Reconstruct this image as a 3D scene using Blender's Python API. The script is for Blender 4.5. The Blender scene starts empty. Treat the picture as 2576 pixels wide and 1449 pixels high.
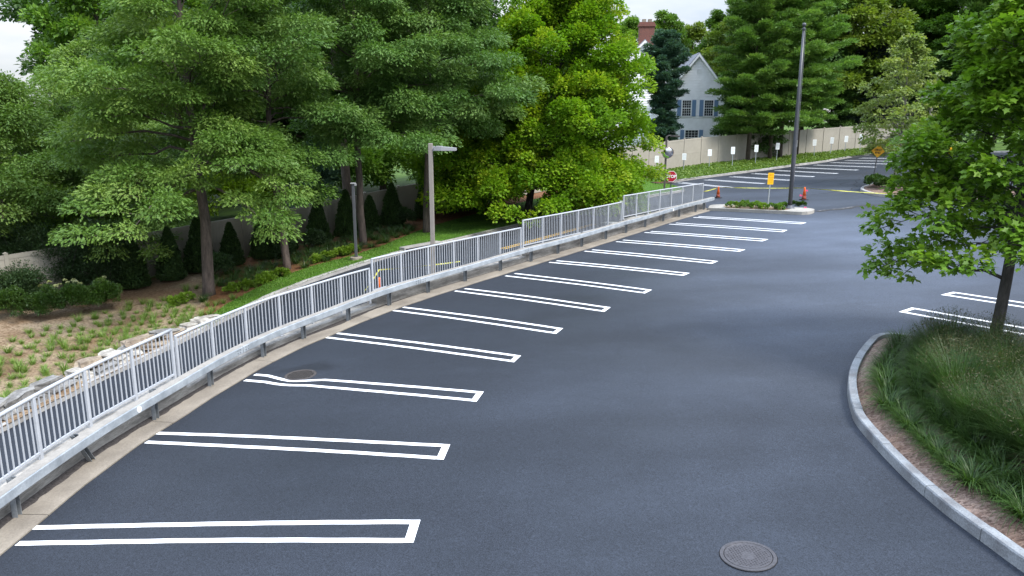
import bpy, math, random
import numpy as np
from mathutils import Vector, Matrix

# ------------------------------------------------------------------ camera, sky, sun, exposure
scene = bpy.context.scene
COL = scene.collection
CAM_H = 5.483
cam = bpy.data.cameras.new("camera")
cam.sensor_width = 36.0
cam.lens = 36.0 * 1900.0 / 2576.0
cam.clip_end = 3000.0
cam.clip_start = 0.1
cam_ob = bpy.data.objects.new("camera", cam)
COL.objects.link(cam_ob)
cam_ob.location = (0, 0, CAM_H)
cam_ob.rotation_euler = (math.radians(90 - 12.49), 0, 0)
scene.camera = cam_ob

SUN_EL, SUN_AZ = math.radians(50), math.radians(124)      # azimuth from +Y towards +X
world = bpy.data.worlds.new("World")
scene.world = world
world.use_nodes = True
nt = world.node_tree
for n in list(nt.nodes): nt.nodes.remove(n)
N = nt.nodes.new
out = N("ShaderNodeOutputWorld"); bg = N("ShaderNodeBackground"); bg.inputs[1].default_value = 0.1
sky = N("ShaderNodeTexSky"); sky.sky_type = 'NISHITA'; sky.sun_disc = False
sky.sun_elevation = SUN_EL; sky.sun_rotation = SUN_AZ
tc = N("ShaderNodeTexCoord"); sep = N("ShaderNodeSeparateXYZ")
nt.links.new(tc.outputs["Generated"], sep.inputs[0])
ramp = N("ShaderNodeMapRange"); ramp.inputs[1].default_value = 0.0; ramp.inputs[2].default_value = 1.0
ramp.inputs[3].default_value = 5.7; ramp.inputs[4].default_value = 24.0
nt.links.new(sep.outputs[2], ramp.inputs[0])
mp = N("ShaderNodeMapping"); mp.inputs["Scale"].default_value = (1.5, 1.5, 5.0)
nt.links.new(tc.outputs["Generated"], mp.inputs[0])
nz = N("ShaderNodeTexNoise"); nz.inputs["Scale"].default_value = 2.2; nz.inputs["Detail"].default_value = 7; nz.inputs["Roughness"].default_value = 0.55
nt.links.new(mp.outputs[0], nz.inputs["Vector"])
cr = N("ShaderNodeValToRGB")
cr.color_ramp.elements[0].position = 0.34; cr.color_ramp.elements[0].color = (0.68, 0.77, 0.88, 1)
cr.color_ramp.elements[1].position = 0.60; cr.color_ramp.elements[1].color = (1.05, 1.06, 1.08, 1)
nt.links.new(nz.outputs[0], cr.inputs[0])
zt = N("ShaderNodeMix"); zt.data_type = 'RGBA'; zt.inputs[6].default_value = (1, 1, 1, 1); zt.inputs[7].default_value = (0.80, 0.93, 1.16, 1)
nt.links.new(sep.outputs[2], zt.inputs[0])
tm = N("ShaderNodeVectorMath"); tm.operation = 'MULTIPLY'
nt.links.new(cr.outputs[0], tm.inputs[0]); nt.links.new(zt.outputs[2], tm.inputs[1])
mul = N("ShaderNodeVectorMath"); mul.operation = 'SCALE'
nt.links.new(tm.outputs[0], mul.inputs[0]); nt.links.new(ramp.outputs[0], mul.inputs["Scale"])
mix = N("ShaderNodeMix"); mix.data_type = 'RGBA'
mix.inputs[0].default_value = 0.86
nt.links.new(sky.outputs[0], mix.inputs[6]); nt.links.new(mul.outputs[0], mix.inputs[7])
nt.links.new(mix.outputs[2], bg.inputs[0]); nt.links.new(bg.outputs[0], out.inputs[0])

sun = bpy.data.lights.new("sun", 'SUN'); sun.energy = 3.9; sun.angle = math.radians(18); sun.color = (1.0, 0.95, 0.87)
sun_ob = bpy.data.objects.new("sun", sun); COL.objects.link(sun_ob)
sd = Vector((math.sin(SUN_AZ) * math.cos(SUN_EL), math.cos(SUN_AZ) * math.cos(SUN_EL), math.sin(SUN_EL)))
sun_ob.rotation_euler = (-sd).to_track_quat('-Z', 'Y').to_euler()
sun_ob.location = (20, 0, 40)

scene.view_settings.view_transform = 'Standard'
scene.view_settings.look = 'None'
scene.view_settings.exposure = 0.46
scene.view_settings.gamma = 1.0
scene.view_settings.use_curve_mapping = False
scene.cycles.max_bounces = 6
scene.cycles.diffuse_bounces = 3
scene.cycles.glossy_bounces = 3
scene.cycles.transmission_bounces = 4
scene.cycles.transparent_max_bounces = 8
scene.cycles.use_denoising = True

rng = np.random.default_rng(7)
random.seed(7)

# ------------------------------------------------------------------ object helpers
def obj(name, me, parent=None, loc=(0, 0, 0), rotz=0.0):
    o = bpy.data.objects.new(name, me); COL.objects.link(o)
    o.location = loc; o.rotation_euler = (0, 0, rotz)
    if parent is not None: o.parent = parent
    return o
def tag(o, label=None, cat=None, group=None, kind=None):
    if label: o["label"] = label
    if cat: o["category"] = cat
    if group: o["group"] = group
    if kind: o["kind"] = kind
    return o
def thing(name, label, cat, loc=(0, 0, 0), rotz=0.0, group=None):
    return tag(obj(name, None, None, loc, rotz), label, cat, group)
def copy_tree(o, loc, rotz, label=None, group=None, scale=None):
    r = o.copy(); COL.objects.link(r); r.location = loc; r.rotation_euler = (0, 0, rotz)
    if scale is not None: r.scale = scale
    if label: r["label"] = label
    if group: r["group"] = group
    for ch in list(o.children):
        c = ch.copy(); COL.objects.link(c); c.parent = r
        for g in list(ch.children):
            d = g.copy(); COL.objects.link(d); d.parent = c
    return r

class MB:
    """collects polygons; build() links them as one mesh object"""
    def __init__(s): s.v = []; s.f = []
    def add(s, vs, fs):
        o = len(s.v); s.v.extend([tuple(map(float, p)) for p in vs]); s.f.extend([[i + o for i in f] for f in fs]); return s
    def box(s, c, size, rotz=0.0, M=None, bev=0.0):
        x, y, z = [d / 2.0 for d in size]
        if bev > 0:
            b = min(bev, x * .45, y * .45, z * .45)
            vs = []; 
            for sx in (-1, 1):
                for sy in (-1, 1):
                    for sz in (-1, 1):
                        vs += [(sx * (x - b), sy * (y - b), sz * z), (sx * (x - b), sy * y, sz * (z - b)), (sx * x, sy * (y - b), sz * (z - b))]
            idx = lambda sx, sy, sz, k: ((sx > 0) * 4 + (sy > 0) * 2 + (sz > 0)) * 3 + k
            fs = []
            for q in (-1, 1):
                fs.append([idx(-1, -1, q, 0), idx(1, -1, q, 0), idx(1, 1, q, 0), idx(-1, 1, q, 0)][::q])
                fs.append([idx(-1, q, -1, 1), idx(-1, q, 1, 1), idx(1, q, 1, 1), idx(1, q, -1, 1)][::q])
                fs.append([idx(q, -1, -1, 2), idx(q, 1, -1, 2), idx(q, 1, 1, 2), idx(q, -1, 1, 2)][::q])
                for r in (-1, 1):
                    fs.append([idx(-1, q, r, 0), idx(1, q, r, 0), idx(1, q, r, 1), idx(-1, q, r, 1)][::q * r])
                    fs.append([idx(q, -1, r, 0), idx(q, -1, r, 2), idx(q, 1, r, 2), idx(q, 1, r, 0)][::q * r])
                    fs.append([idx(q, r, -1, 1), idx(q, r, -1, 2), idx(q, r, 1, 2), idx(q, r, 1, 1)][::q * r])
                    for w in (-1, 1):
                        fs.append([idx(q, r, w, 0), idx(q, r, w, 1), idx(q, r, w, 2)][::-q * r * w])
        else:
            vs = [(a, b, c_) for a in (-x, x) for b in (-y, y) for c_ in (-z, z)]
            fs = [[0, 1, 3, 2], [4, 6, 7, 5], [0, 4, 5, 1], [2, 3, 7, 6], [0, 2, 6, 4], [1, 5, 7, 3]]
        if M is None: M = Matrix.Rotation(rotz, 3, 'Z')
        vs = [M @ Vector(p) + Vector(c) for p in vs]
        return s.add(vs, fs)
    def tube(s, pts, r, n=8, caps=True):
        pts = [Vector(p) for p in pts]; rs = r if hasattr(r, '__len__') else [r] * len(pts)
        rings = []; prev = None
        for i, p in enumerate(pts):
            d = (pts[min(i + 1, len(pts) - 1)] - pts[max(i - 1, 0)]); d.normalize()
            if prev is None:
                a = d.orthogonal().normalized()
            else:
                a = (prev - d * prev.dot(d))
                a = a.normalized() if a.length > 1e-6 else d.orthogonal().normalized()
            prev = a; b = d.cross(a)
            rings.append([p + (a * math.cos(t) + b * math.sin(t)) * rs[i] for t in [2 * math.pi * k / n for k in range(n)]])
        vs = [v for ring in rings for v in ring]; fs = []
        for i in range(len(rings) - 1):
            for k in range(n):
                fs.append([i * n + k, i * n + (k + 1) % n, (i + 1) * n + (k + 1) % n, (i + 1) * n + k])
        if caps: fs += [list(range(n))[::-1], [(len(rings) - 1) * n + k for k in range(n)]]
        return s.add(vs, fs)
    def lathe(s, prof, n=20, c=(0, 0, 0)):
        vs = []; fs = []
        for r, z in prof:
            for k in range(n):
                t = 2 * math.pi * k / n; vs.append((c[0] + r * math.cos(t), c[1] + r * math.sin(t), c[2] + z))
        for i in range(len(prof) - 1):
            for k in range(n): fs.append([i * n + k, i * n + (k + 1) % n, (i + 1) * n + (k + 1) % n, (i + 1) * n + k])
        fs += [list(range(n))[::-1], [(len(prof) - 1) * n + k for k in range(n)]]
        return s.add(vs, fs)
    def prism(s, poly, z0, z1, M=None):
        n = len(poly); vs = [(x, y, z0) for x, y in poly] + [(x, y, z1) for x, y in poly]
        fs = [list(range(n))[::-1], list(range(n, 2 * n))] + [[i, (i + 1) % n, n + (i + 1) % n, n + i] for i in range(n)]
        if M is not None: vs = [M @ Vector(p) for p in vs]
        return s.add(vs, fs)
    def grid(s, G):
        G = np.asarray(G); a, b = G.shape[:2]; vs = G.reshape(-1, 3)
        fs = [[i * b + j, i * b + j + 1, (i + 1) * b + j + 1, (i + 1) * b + j] for i in range(a - 1) for j in range(b - 1)]
        return s.add(vs, fs)
    def build(s, name, m, parent=None, loc=(0, 0, 0), rotz=0.0, smooth=False):
        me = bpy.data.meshes.new(name); me.from_pydata(s.v, [], s.f); me.materials.append(m)
        if smooth: me.polygons.foreach_set("use_smooth", np.ones(len(me.polygons), bool))
        me.update()
        return obj(name, me, parent, loc, rotz)

def rot_to(d):
    return Vector(d).to_track_quat('Z', 'Y').to_matrix()

def text_mesh(txt, size, m, parent, name="lettering", loc=(0, 0, 0), M=None, bold=0.0, sx=1.0):
    cu = bpy.data.curves.new("t", 'FONT'); cu.body = txt; cu.size = size; cu.align_x = 'CENTER'; cu.align_y = 'CENTER'; cu.extrude = 0.003; cu.offset = bold
    cu.resolution_u = 3
    t = bpy.data.objects.new("t", cu)
    me = bpy.data.meshes.new_from_object(t); bpy.data.objects.remove(t); bpy.data.curves.remove(cu)
    me.name = name; me.materials.clear(); me.materials.append(m)
    M = M if M is not None else Matrix.Identity(3)
    for v in me.vertices:
        c = v.co.copy(); c.x *= sx
        v.co = (M @ c) + Vector(loc)
    return obj(name, me, parent)

# ------------------------------------------------------------------ materials
def mat(name, col, rough=0.7, spec=0.4, metal=0.0, var=0.0, vscale=3.0, col2=None, fine=0.0, fscale=60.0, bump=0.0, bscale=60.0, stretch=(1, 1, 1), thr=(0.35, 0.65)):
    m = bpy.data.materials.new(name); m.use_nodes = True; t = m.node_tree; b = t.nodes["Principled BSDF"]
    b.inputs["Roughness"].default_value = rough; b.inputs["Metallic"].default_value = metal; b.inputs["Specular IOR Level"].default_value = spec
    b.inputs["Base Color"].default_value = (*col, 1)
    tc = t.nodes.new("ShaderNodeTexCoord"); mp = t.nodes.new("ShaderNodeMapping"); mp.inputs["Scale"].default_value = stretch
    t.links.new(tc.outputs["Object"], mp.inputs[0]); V = mp.outputs[0]
    def noise(sc, det=4, ro=0.55):
        n = t.nodes.new("ShaderNodeTexNoise"); n.inputs["Scale"].default_value = sc; n.inputs["Detail"].default_value = det; n.inputs["Roughness"].default_value = ro
        t.links.new(V, n.inputs["Vector"]); return n.outputs[0]
    cur = None
    if col2 is not None or var > 0:
        c2 = col2 if col2 is not None else tuple(max(0, c * (1 - var)) for c in col)
        r = t.nodes.new("ShaderNodeValToRGB"); r.color_ramp.elements[0].position = thr[0]; r.color_ramp.elements[1].position = thr[1]
        r.color_ramp.elements[0].color = (*c2, 1); r.color_ramp.elements[1].color = (*col, 1)
        t.links.new(noise(vscale), r.inputs[0]); cur = r.outputs[0]
    if fine > 0:
        mr = t.nodes.new("ShaderNodeMapRange"); mr.inputs[1].default_value = 0.3; mr.inputs[2].default_value = 0.7
        mr.inputs[3].default_value = 1 - fine; mr.inputs[4].default_value = 1 + fine
        t.links.new(noise(fscale, 3), mr.inputs[0])
        s = t.nodes.new("ShaderNodeVectorMath"); s.operation = 'SCALE'
        if cur is None: s.inputs[0].default_value = col
        else: t.links.new(cur, s.inputs[0])
        t.links.new(mr.outputs[0], s.inputs["Scale"]); cur = s.outputs[0]
    if cur is not None: t.links.new(cur, b.inputs["Base Color"])
    if bump > 0:
        bp = t.nodes.new("ShaderNodeBump"); bp.inputs["Strength"].default_value = bump; bp.inputs["Distance"].default_value = 0.02
        t.links.new(noise(bscale, 5), bp.inputs["Height"]); t.links.new(bp.outputs[0], b.inputs["Normal"])
    return m

def leaf_mat(name, cols, trans=0.35, rough=0.45, spec=0.3, tint=(1.25, 1.35, 0.6), pos=(0.0, 0.5, 1.0)):
    """cols: dark, mid, light leaf colours picked by each leaf's own random value"""
    m = bpy.data.materials.new(name); m.use_nodes = True; t = m.node_tree; b = t.nodes["Principled BSDF"]; o = t.nodes["Material Output"]
    b.inputs["Roughness"].default_value = rough; b.inputs["Specular IOR Level"].default_value = spec
    a = t.nodes.new("ShaderNodeAttribute"); a.attribute_name = "rnd"
    r = t.nodes.new("ShaderNodeValToRGB")
    while len(r.color_ramp.elements) < len(cols): r.color_ramp.elements.new(0.5)
    for e, p, c in zip(r.color_ramp.elements, pos, cols): e.position = p; e.color = (*c, 1)
    t.links.new(a.outputs["Fac"], r.inputs[0])
    oi = t.nodes.new("ShaderNodeObjectInfo")
    hs = t.nodes.new("ShaderNodeHueSaturation")
    mr = t.nodes.new("ShaderNodeMapRange"); mr.inputs[3].default_value = 0.9; mr.inputs[4].default_value = 1.12
    t.links.new(oi.outputs["Random"], mr.inputs[0]); t.links.new(mr.outputs[0], hs.inputs["Value"])
    t.links.new(r.outputs[0], hs.inputs["Color"])
    t.links.new(hs.outputs[0], b.inputs["Base Color"])
    tr = t.nodes.new("ShaderNodeBsdfTranslucent")
    ti = t.nodes.new("ShaderNodeVectorMath"); ti.operation = 'MULTIPLY'; ti.inputs[1].default_value = tint
    t.links.new(hs.outputs[0], ti.inputs[0]); t.links.new(ti.outputs[0], tr.inputs[0])
    mx = t.nodes.new("ShaderNodeMixShader"); mx.inputs[0].default_value = trans
    t.links.new(b.outputs[0], mx.inputs[1]); t.links.new(tr.outputs[0], mx.inputs[2]); t.links.new(mx.outputs[0], o.inputs[0])
    return m

# ------------------------------------------------------------------ terrain
AX, AY = 0.05, 0.003
def lz(x, y): return AX * x + AY * y
# centre line of the guardrail posts along the retaining wall
CURVE = np.array([(-7.2, 0.5), (-7.26, 2.5), (-7.31, 4.5), (-7.35, 6.5), (-7.36, 8.5), (-7.35, 10.5), (-7.23, 12.5), (-6.88, 14.47), (-6.48, 16.43), (-5.91, 18.33), (-5.07, 20.14), (-4.16, 21.92), (-3.07, 23.6), (-1.9, 25.22), (-0.69, 26.81), (0.53, 28.4), (1.77, 29.97), (2.99, 31.55), (4.2, 33.15), (5.38, 34.76), (6.58, 36.36), (7.77, 37.98), (9.0, 39.55), (10.24, 41.12), (10.85, 41.89)])
def catmull(P, step=0.1):
    P = np.asarray(P, float)
    Q = np.vstack([2 * P[0] - P[1], P, 2 * P[-1] - P[-2]])
    out = []
    for i in range(1, len(Q) - 2):
        n = max(2, int(np.linalg.norm(Q[i + 1] - Q[i]) / step))
        t = np.linspace(0, 1, n, endpoint=False)[:, None]
        out.append(0.5 * (2 * Q[i] + (Q[i + 1] - Q[i - 1]) * t + (2 * Q[i - 1] - 5 * Q[i] + 4 * Q[i + 1] - Q[i + 2]) * t ** 2 + (3 * Q[i] - Q[i - 1] - 3 * Q[i + 1] + Q[i + 2]) * t ** 3))
    out.append(Q[-2][None])
    return np.vstack(out)
WQ = catmull(CURVE)
WS = np.r_[0, np.cumsum(np.linalg.norm(np.diff(WQ, axis=0), axis=1))]
WT = np.gradient(WQ, axis=0); WT /= np.linalg.norm(WT, axis=1)[:, None]
WN = np.stack([-WT[:, 1], WT[:, 0]], 1)          # points away from the lot
def wall_pt(s, off=0.0):
    q = np.array([np.interp(s, WS, WQ[:, 0]), np.interp(s, WS, WQ[:, 1])])
    n = np.array([np.interp(s, WS, WN[:, 0]), np.interp(s, WS, WN[:, 1])]); n /= np.linalg.norm(n)
    if s < 0: q = q + WT[0] * s
    if s > WS[-1]: q = q + WT[-1] * (s - WS[-1])
    return q + n * off
def wall_dir(s):
    t = np.array([np.interp(s, WS, WT[:, 0]), np.interp(s, WS, WT[:, 1])]); return t / np.linalg.norm(t)
def near_s(x, y): return WS[np.hypot(WQ[:, 0] - x, WQ[:, 1] - y).argmin()]
def drop(s): return float(np.interp(s, [4, 12, 16, 17.6, 18.5, 20.2, 21.2, 22.2, 23.3, 24.9, 27.3, 29.5], [1.75, 1.62, 1.5, 1.42, 1.28, 1.09, .94, .73, .48, .27, .1, 0]))
def drive_z(x, y): return lz(x, y) - drop(near_s(x, y))
EDGE = [(-13.7, -8), (-13.75, 2), (-13.6, 9), (-13.3, 13.5), (-12.77, 17.2), (-12.0, 20.36), (-11.46, 21.66), (-10.87, 22.89), (-10.14, 24.37), (-9.53, 25.48), (-8.81, 26.63), (-7.7, 28.16), (-6.2, 30.21), (-4.84, 32.01), (-2.9, 34.49), (1.31, 40.01), (6.93, 46.91), (9.47, 49.81), (11.05, 51.15), (11.78, 51.9), (11.95, 53.2), (11.75, 55.2), (11.5, 57.2), (12.2, 58.3), (13.2, 59.5), (15.28, 61.19), (17.8, 62.93), (20.07, 64.58), (22.65, 66.42), (25.12, 68.58), (27.48, 70.19), (29.75, 72.03), (33.2, 75.6), (36.2, 77.9), (38.6, 77.9), (42.5, 75.2), (52, 68), (66, 58)]
FENCE = [(-30, 8), (-26, 16), (-23, 21.5), (-20.7, 24.3), (-18, 27.6), (-15.4, 30.8), (-14.3, 32.15), (-13.5, 33.15), (-12.6, 34.25), (-11.6, 35.5), (-10.6, 36.7), (-9.7, 37.8), (-8.74, 39), (-7.2, 40.9), (-5.65, 42.8), (-2.5, 46.8), (2.2, 52.9), (5.3, 57), (6.9, 59.1), (7.9, 60.4), (8.7, 61.4), (9.3, 62.2), (9.9, 62.9), (11.5, 64.6), (13.62, 66.5), (15.9, 68.5), (18.1, 70.2), (20.2, 71.7), (22.6, 73.2), (25.2, 74.8), (28.3, 76.5), (30.6, 77.7), (34.5, 79.9), (39, 82), (43, 82), (49, 80), (60, 73), (76, 62)]
FZ = [-1.5, -1.5, -1.4, -1.3, -1.17, -.98, -.88, -.8, -.73, -.66, -.55, -.42, -.30, -.12, .1, .35, .65, .8, .86, .9, .94, .97, 1.0, 1.12, 1.29, 1.47, 1.6, 1.7, 1.82, 1.96, 2.13, 2.25, 2.46, 2.7, 2.9, 3.2, 3.7, 4.4]
def seg_n(P):
    P = np.asarray(P, float); T = np.gradient(P, axis=0); T /= np.linalg.norm(T, axis=1)[:, None]
    return np.stack([-T[:, 1], T[:, 0]], 1)
VS = [0, .06, .15, .25, .35, .45, .55, .65, .75, .85, .93, 1.0]
OUT = [1.5, 4, 9, 18, 40, 120, 420]
def build_loft():
    E = np.asarray(EDGE, float); F = np.asarray(FENCE, float); FN = seg_n(F)
    ez = np.array([drive_z(x, y) + .13 for x, y in EDGE]); fz = np.array(FZ, float)
    k = len(E); u = np.linspace(0, k - 1, (k - 1) * 5 + 1); I = np.arange(k)
    ip = lambda a: np.interp(u, I, a)
    Ex, Ey, Ez, Fx, Fy, Fz = [ip(a) for a in (E[:, 0], E[:, 1], ez, F[:, 0], F[:, 1], fz)]
    Nx, Ny = ip(FN[:, 0]), ip(FN[:, 1]); L = np.hypot(Nx, Ny); Nx /= L; Ny /= L
    rows = []
    for v in VS:
        rows.append(np.stack([Ex + (Fx - Ex) * v, Ey + (Fy - Ey) * v, Ez + (Fz - Ez) * v], 1))
    for o in OUT:
        a = min(1, o / 120.)
        rows.append(np.stack([Fx + Nx * o, Fy + Ny * o, Fz * (1 - a) + a * (-1.5) - .1 * min(o, 4) / 4], 1))
    return np.stack(rows)            # (v, u, 3)
LOFT = build_loft()
_c = LOFT[:-1, :-1].reshape(-1, 3), LOFT[1:, :-1].reshape(-1, 3), LOFT[1:, 1:].reshape(-1, 3), LOFT[:-1, 1:].reshape(-1, 3)
TRI = np.concatenate([np.stack([_c[0], _c[1], _c[2]], 1), np.stack([_c[0], _c[2], _c[3]], 1)])
def gz(x, y):
    """height of the planted ground at (x, y), or of the lot when off the planted strip"""
    A, B, Cc = TRI[:, 0], TRI[:, 1], TRI[:, 2]
    d = (B[:, 1] - Cc[:, 1]) * (A[:, 0] - Cc[:, 0]) + (Cc[:, 0] - B[:, 0]) * (A[:, 1] - Cc[:, 1])
    d = np.where(abs(d) < 1e-12, 1e-12, d)
    a = ((B[:, 1] - Cc[:, 1]) * (x - Cc[:, 0]) + (Cc[:, 0] - B[:, 0]) * (y - Cc[:, 1])) / d
    b = ((Cc[:, 1] - A[:, 1]) * (x - Cc[:, 0]) + (A[:, 0] - Cc[:, 0]) * (y - Cc[:, 1])) / d
    m = np.where((a >= -1e-6) & (b >= -1e-6) & (a + b <= 1 + 1e-6))[0]
    if len(m) == 0: return lz(x, y)
    i = m[0]; return float(a[i] * A[i, 2] + b[i] * B[i, 2] + (1 - a[i] - b[i]) * Cc[i, 2])

def asphalt_mat(name, base, seed=0.0, patch=0.25, light=(1.25, 1.22, 1.2), rough=0.62, spots=()):
    m = bpy.data.materials.new(name); m.use_nodes = True; t = m.node_tree; b = t.nodes["Principled BSDF"]
    tc = t.nodes.new("ShaderNodeTexCoord"); L = t.links.new
    def noise(sc, det, stretch=(1, 1, 1), ro=0.55):
        mp = t.nodes.new("ShaderNodeMapping"); mp.inputs["Scale"].default_value = stretch; mp.inputs["Location"].default_value = (seed, seed * .7, 0)
        mp.inputs["Rotation"].default_value = (0, 0, 0.9)
        L(tc.outputs["Object"], mp.inputs[0]); n = t.nodes.new("ShaderNodeTexNoise"); n.inputs["Scale"].default_value = sc; n.inputs["Detail"].default_value = det; n.inputs["Roughness"].default_value = ro
        L(mp.outputs[0], n.inputs["Vector"]); return n.outputs[0]
    def rangef(sock, a, bb, lo, hi):
        r = t.nodes.new("ShaderNodeMapRange"); r.inputs[1].default_value = a; r.inputs[2].default_value = bb; r.inputs[3].default_value = lo; r.inputs[4].default_value = hi
        L(sock, r.inputs[0]); return r.outputs[0]
    def mulf(a, bb):
        r = t.nodes.new("ShaderNodeMath"); r.operation = 'MULTIPLY'; L(a, r.inputs[0]); L(bb, r.inputs[1]); return r.outputs[0]
    big = rangef(noise(0.10, 3), .35, .65, 1 - patch, 1 + patch)
    streak = rangef(noise(0.30, 6, (0.35, 1.3, 1), .6), .35, .65, .84, 1.16)
    scuff = rangef(noise(1.1, 8, (1, 1, 1), .68), .52, .78, .98, 1.18)
    fine = mulf(rangef(noise(60, 2), .3, .7, .5, 1.5), rangef(noise(19, 3), .3, .7, .84, 1.16))
    k = mulf(mulf(big, streak), mulf(scuff, fine))
    wn = t.nodes.new("ShaderNodeTexNoise"); wn.inputs["Scale"].default_value = 0.9; wn.inputs["Detail"].default_value = 5; L(tc.outputs["Object"], wn.inputs["Vector"])
    for (cx_, cy_), (rx, ry), dep in spots:
        wv = t.nodes.new("ShaderNodeVectorMath"); wv.operation = 'MULTIPLY_ADD'; wv.inputs[1].default_value = (1.8, 1.8, 0); L(wn.outputs["Color"], wv.inputs[0]); L(tc.outputs["Object"], wv.inputs[2])
        mq = t.nodes.new("ShaderNodeMapping"); mq.vector_type = 'TEXTURE'; mq.inputs["Location"].default_value = (cx_ + .9, cy_ + .9, 0); mq.inputs["Scale"].default_value = (rx, ry, 1000); L(wv.outputs[0], mq.inputs[0])
        ln_ = t.nodes.new("ShaderNodeVectorMath"); ln_.operation = 'LENGTH'; L(mq.outputs[0], ln_.inputs[0])
        k = mulf(k, rangef(ln_.outputs["Value"], .45 if dep < 0 else .55, 1.25 if dep < 0 else 1.15, 1 - dep, 1.0))
    s = t.nodes.new("ShaderNodeVectorMath"); s.operation = 'SCALE'; s.inputs[0].default_value = base; L(k, s.inputs["Scale"])
    L(s.outputs[0], b.inputs["Base Color"])
    L(rangef(noise(0.22, 4), .35, .65, rough - .07, rough + .08), b.inputs["Roughness"])
    b.inputs["Specular IOR Level"].default_value = 0.3
    bp = t.nodes.new("ShaderNodeBump"); bp.inputs["Strength"].default_value = 0.35; bp.inputs["Distance"].default_value = 0.01
    L(noise(70, 3), bp.inputs["Height"]); L(bp.outputs[0], b.inputs["Normal"])
    return m

def chip_mat(name, cols, scale=22.0, patch=None, dark=0.35):
    """bark-mulch: small chips in several tones"""
    m = bpy.data.materials.new(name); m.use_nodes = True; t = m.node_tree; b = t.nodes["Principled BSDF"]; L = t.links.new
    b.inputs["Roughness"].default_value = 0.9; b.inputs["Specular IOR Level"].default_value = 0.15
    tc = t.nodes.new("ShaderNodeTexCoord")
    mp = t.nodes.new("ShaderNodeMapping"); mp.inputs["Scale"].default_value = (1, 1.7, 1); L(tc.outputs["Object"], mp.inputs[0])
    v = t.nodes.new("ShaderNodeTexVoronoi"); v.inputs["Scale"].default_value = scale; L(mp.outputs[0], v.inputs["Vector"])
    sp = t.nodes.new("ShaderNodeSeparateXYZ"); L(v.outputs["Color"], sp.inputs[0])
    r = t.nodes.new("ShaderNodeValToRGB")
    while len(r.color_ramp.elements) < len(cols): r.color_ramp.elements.new(0.5)
    for i, (e, c) in enumerate(zip(r.color_ramp.elements, cols)): e.position = i / (len(cols) - 1); e.color = (*c, 1)
    L(sp.outputs[0], r.inputs[0]); cur = r.outputs[0]
    n = t.nodes.new("ShaderNodeTexNoise"); n.inputs["Scale"].default_value = 0.55; n.inputs["Detail"].default_value = 5; L(tc.outputs["Object"], n.inputs["Vector"])
    if patch is not None:
        mr = t.nodes.new("ShaderNodeMapRange"); mr.inputs[1].default_value = .4; mr.inputs[2].default_value = .62; L(n.outputs[0], mr.inputs[0])
        mx = t.nodes.new("ShaderNodeMix"); mx.data_type = 'RGBA'; L(mr.outputs[0], mx.inputs[0])
        mu = t.nodes.new("ShaderNodeVectorMath"); mu.operation = 'MULTIPLY'; mu.inputs[1].default_value = patch; L(cur, mu.inputs[0])
        L(cur, mx.inputs[6]); L(mu.outputs[0], mx.inputs[7]); cur = mx.outputs[2]
    L(cur, b.inputs["Base Color"])
    bp = t.nodes.new("ShaderNodeBump"); bp.inputs["Strength"].default_value = 0.8; bp.inputs["Distance"].default_value = 0.03
    L(v.outputs["Distance"], bp.inputs["Height"]); L(bp.outputs[0], b.inputs["Normal"])
    return m

# sealer stains; negative depth paints worn aisle and far-lot sheen: centre, half sizes, depth
SPOTS = [((2.6, 12.2), (3.2, 1.7), .25), ((4.9, 9.6), (1.8, 1.2), .2), ((5.6, 11.2), (.8, 2.0), .18), ((-4.7, 16.9), (.75, .5), .4), ((7.4, 18.5), (2.2, .9), .12),
         ((5.0, 13.0), (4.6, 9.0), -.8), ((11.0, 27.0), (7.5, 12.0), -1.5), ((20, 42.0), (13, 16), -1.2), ((8.2, 18.8), (4, 2.6), -.3)]
M_LOT = asphalt_mat("sealed asphalt", (0.0178, 0.0218, 0.0300), patch=.24, rough=.6, spots=SPOTS)
M_DRIVE = asphalt_mat("driveway asphalt", (0.019, 0.024, 0.034), seed=31.0, patch=.12)
M_PAINT = mat("white road paint", (0.82, 0.83, 0.84), rough=0.6, fine=0.05, fscale=40)
M_PAINT_OLD = mat("worn road paint", (0.62, 0.63, 0.64), rough=0.7, col2=(0.38, 0.39, 0.4), vscale=7, thr=(.25, .5))
M_YELLOW_PAINT = mat("yellow road paint", (0.70, 0.42, 0.05), rough=0.7, col2=(0.35, 0.22, 0.05), vscale=6, thr=(.3, .5))
M_CONC = mat("wall concrete", (0.36, 0.34, 0.31), rough=0.9, col2=(0.17, 0.16, 0.145), vscale=1.3, fine=.22, fscale=11, bump=.5, bscale=14, stretch=(.8, .8, 4.5), thr=(.36, .62))
M_APRON = mat("gutter concrete", (0.27, 0.235, 0.19), rough=0.9, col2=(0.18, 0.155, 0.125), vscale=1.1, fine=.12, fscale=28, bump=.3, bscale=40)
M_DIRT = mat("gutter dirt", (0.050, 0.042, 0.038), rough=1.0, fine=.5, fscale=30, bump=.6, bscale=30)
M_GRANITE = mat("grey granite", (0.26, 0.28, 0.30), rough=0.85, col2=(0.15, 0.155, 0.165), vscale=2.2, fine=.22, fscale=45, bump=.5, bscale=22)
M_GRANITE_FAR = mat("pale granite", (0.38, 0.37, 0.355), rough=0.85, col2=(0.26, 0.25, 0.24), vscale=1.4, fine=.15, fscale=25, bump=.4, bscale=18)
M_RAIL = mat("painted rail", (0.385, 0.405, 0.44), rough=0.45, spec=0.5, fine=.05, fscale=8)
M_GALV = mat("galvanized beam", (0.45, 0.49, 0.53), rough=0.42, metal=0.35, col2=(0.30, 0.335, 0.37), vscale=3.5, fine=.06, fscale=30)
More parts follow.
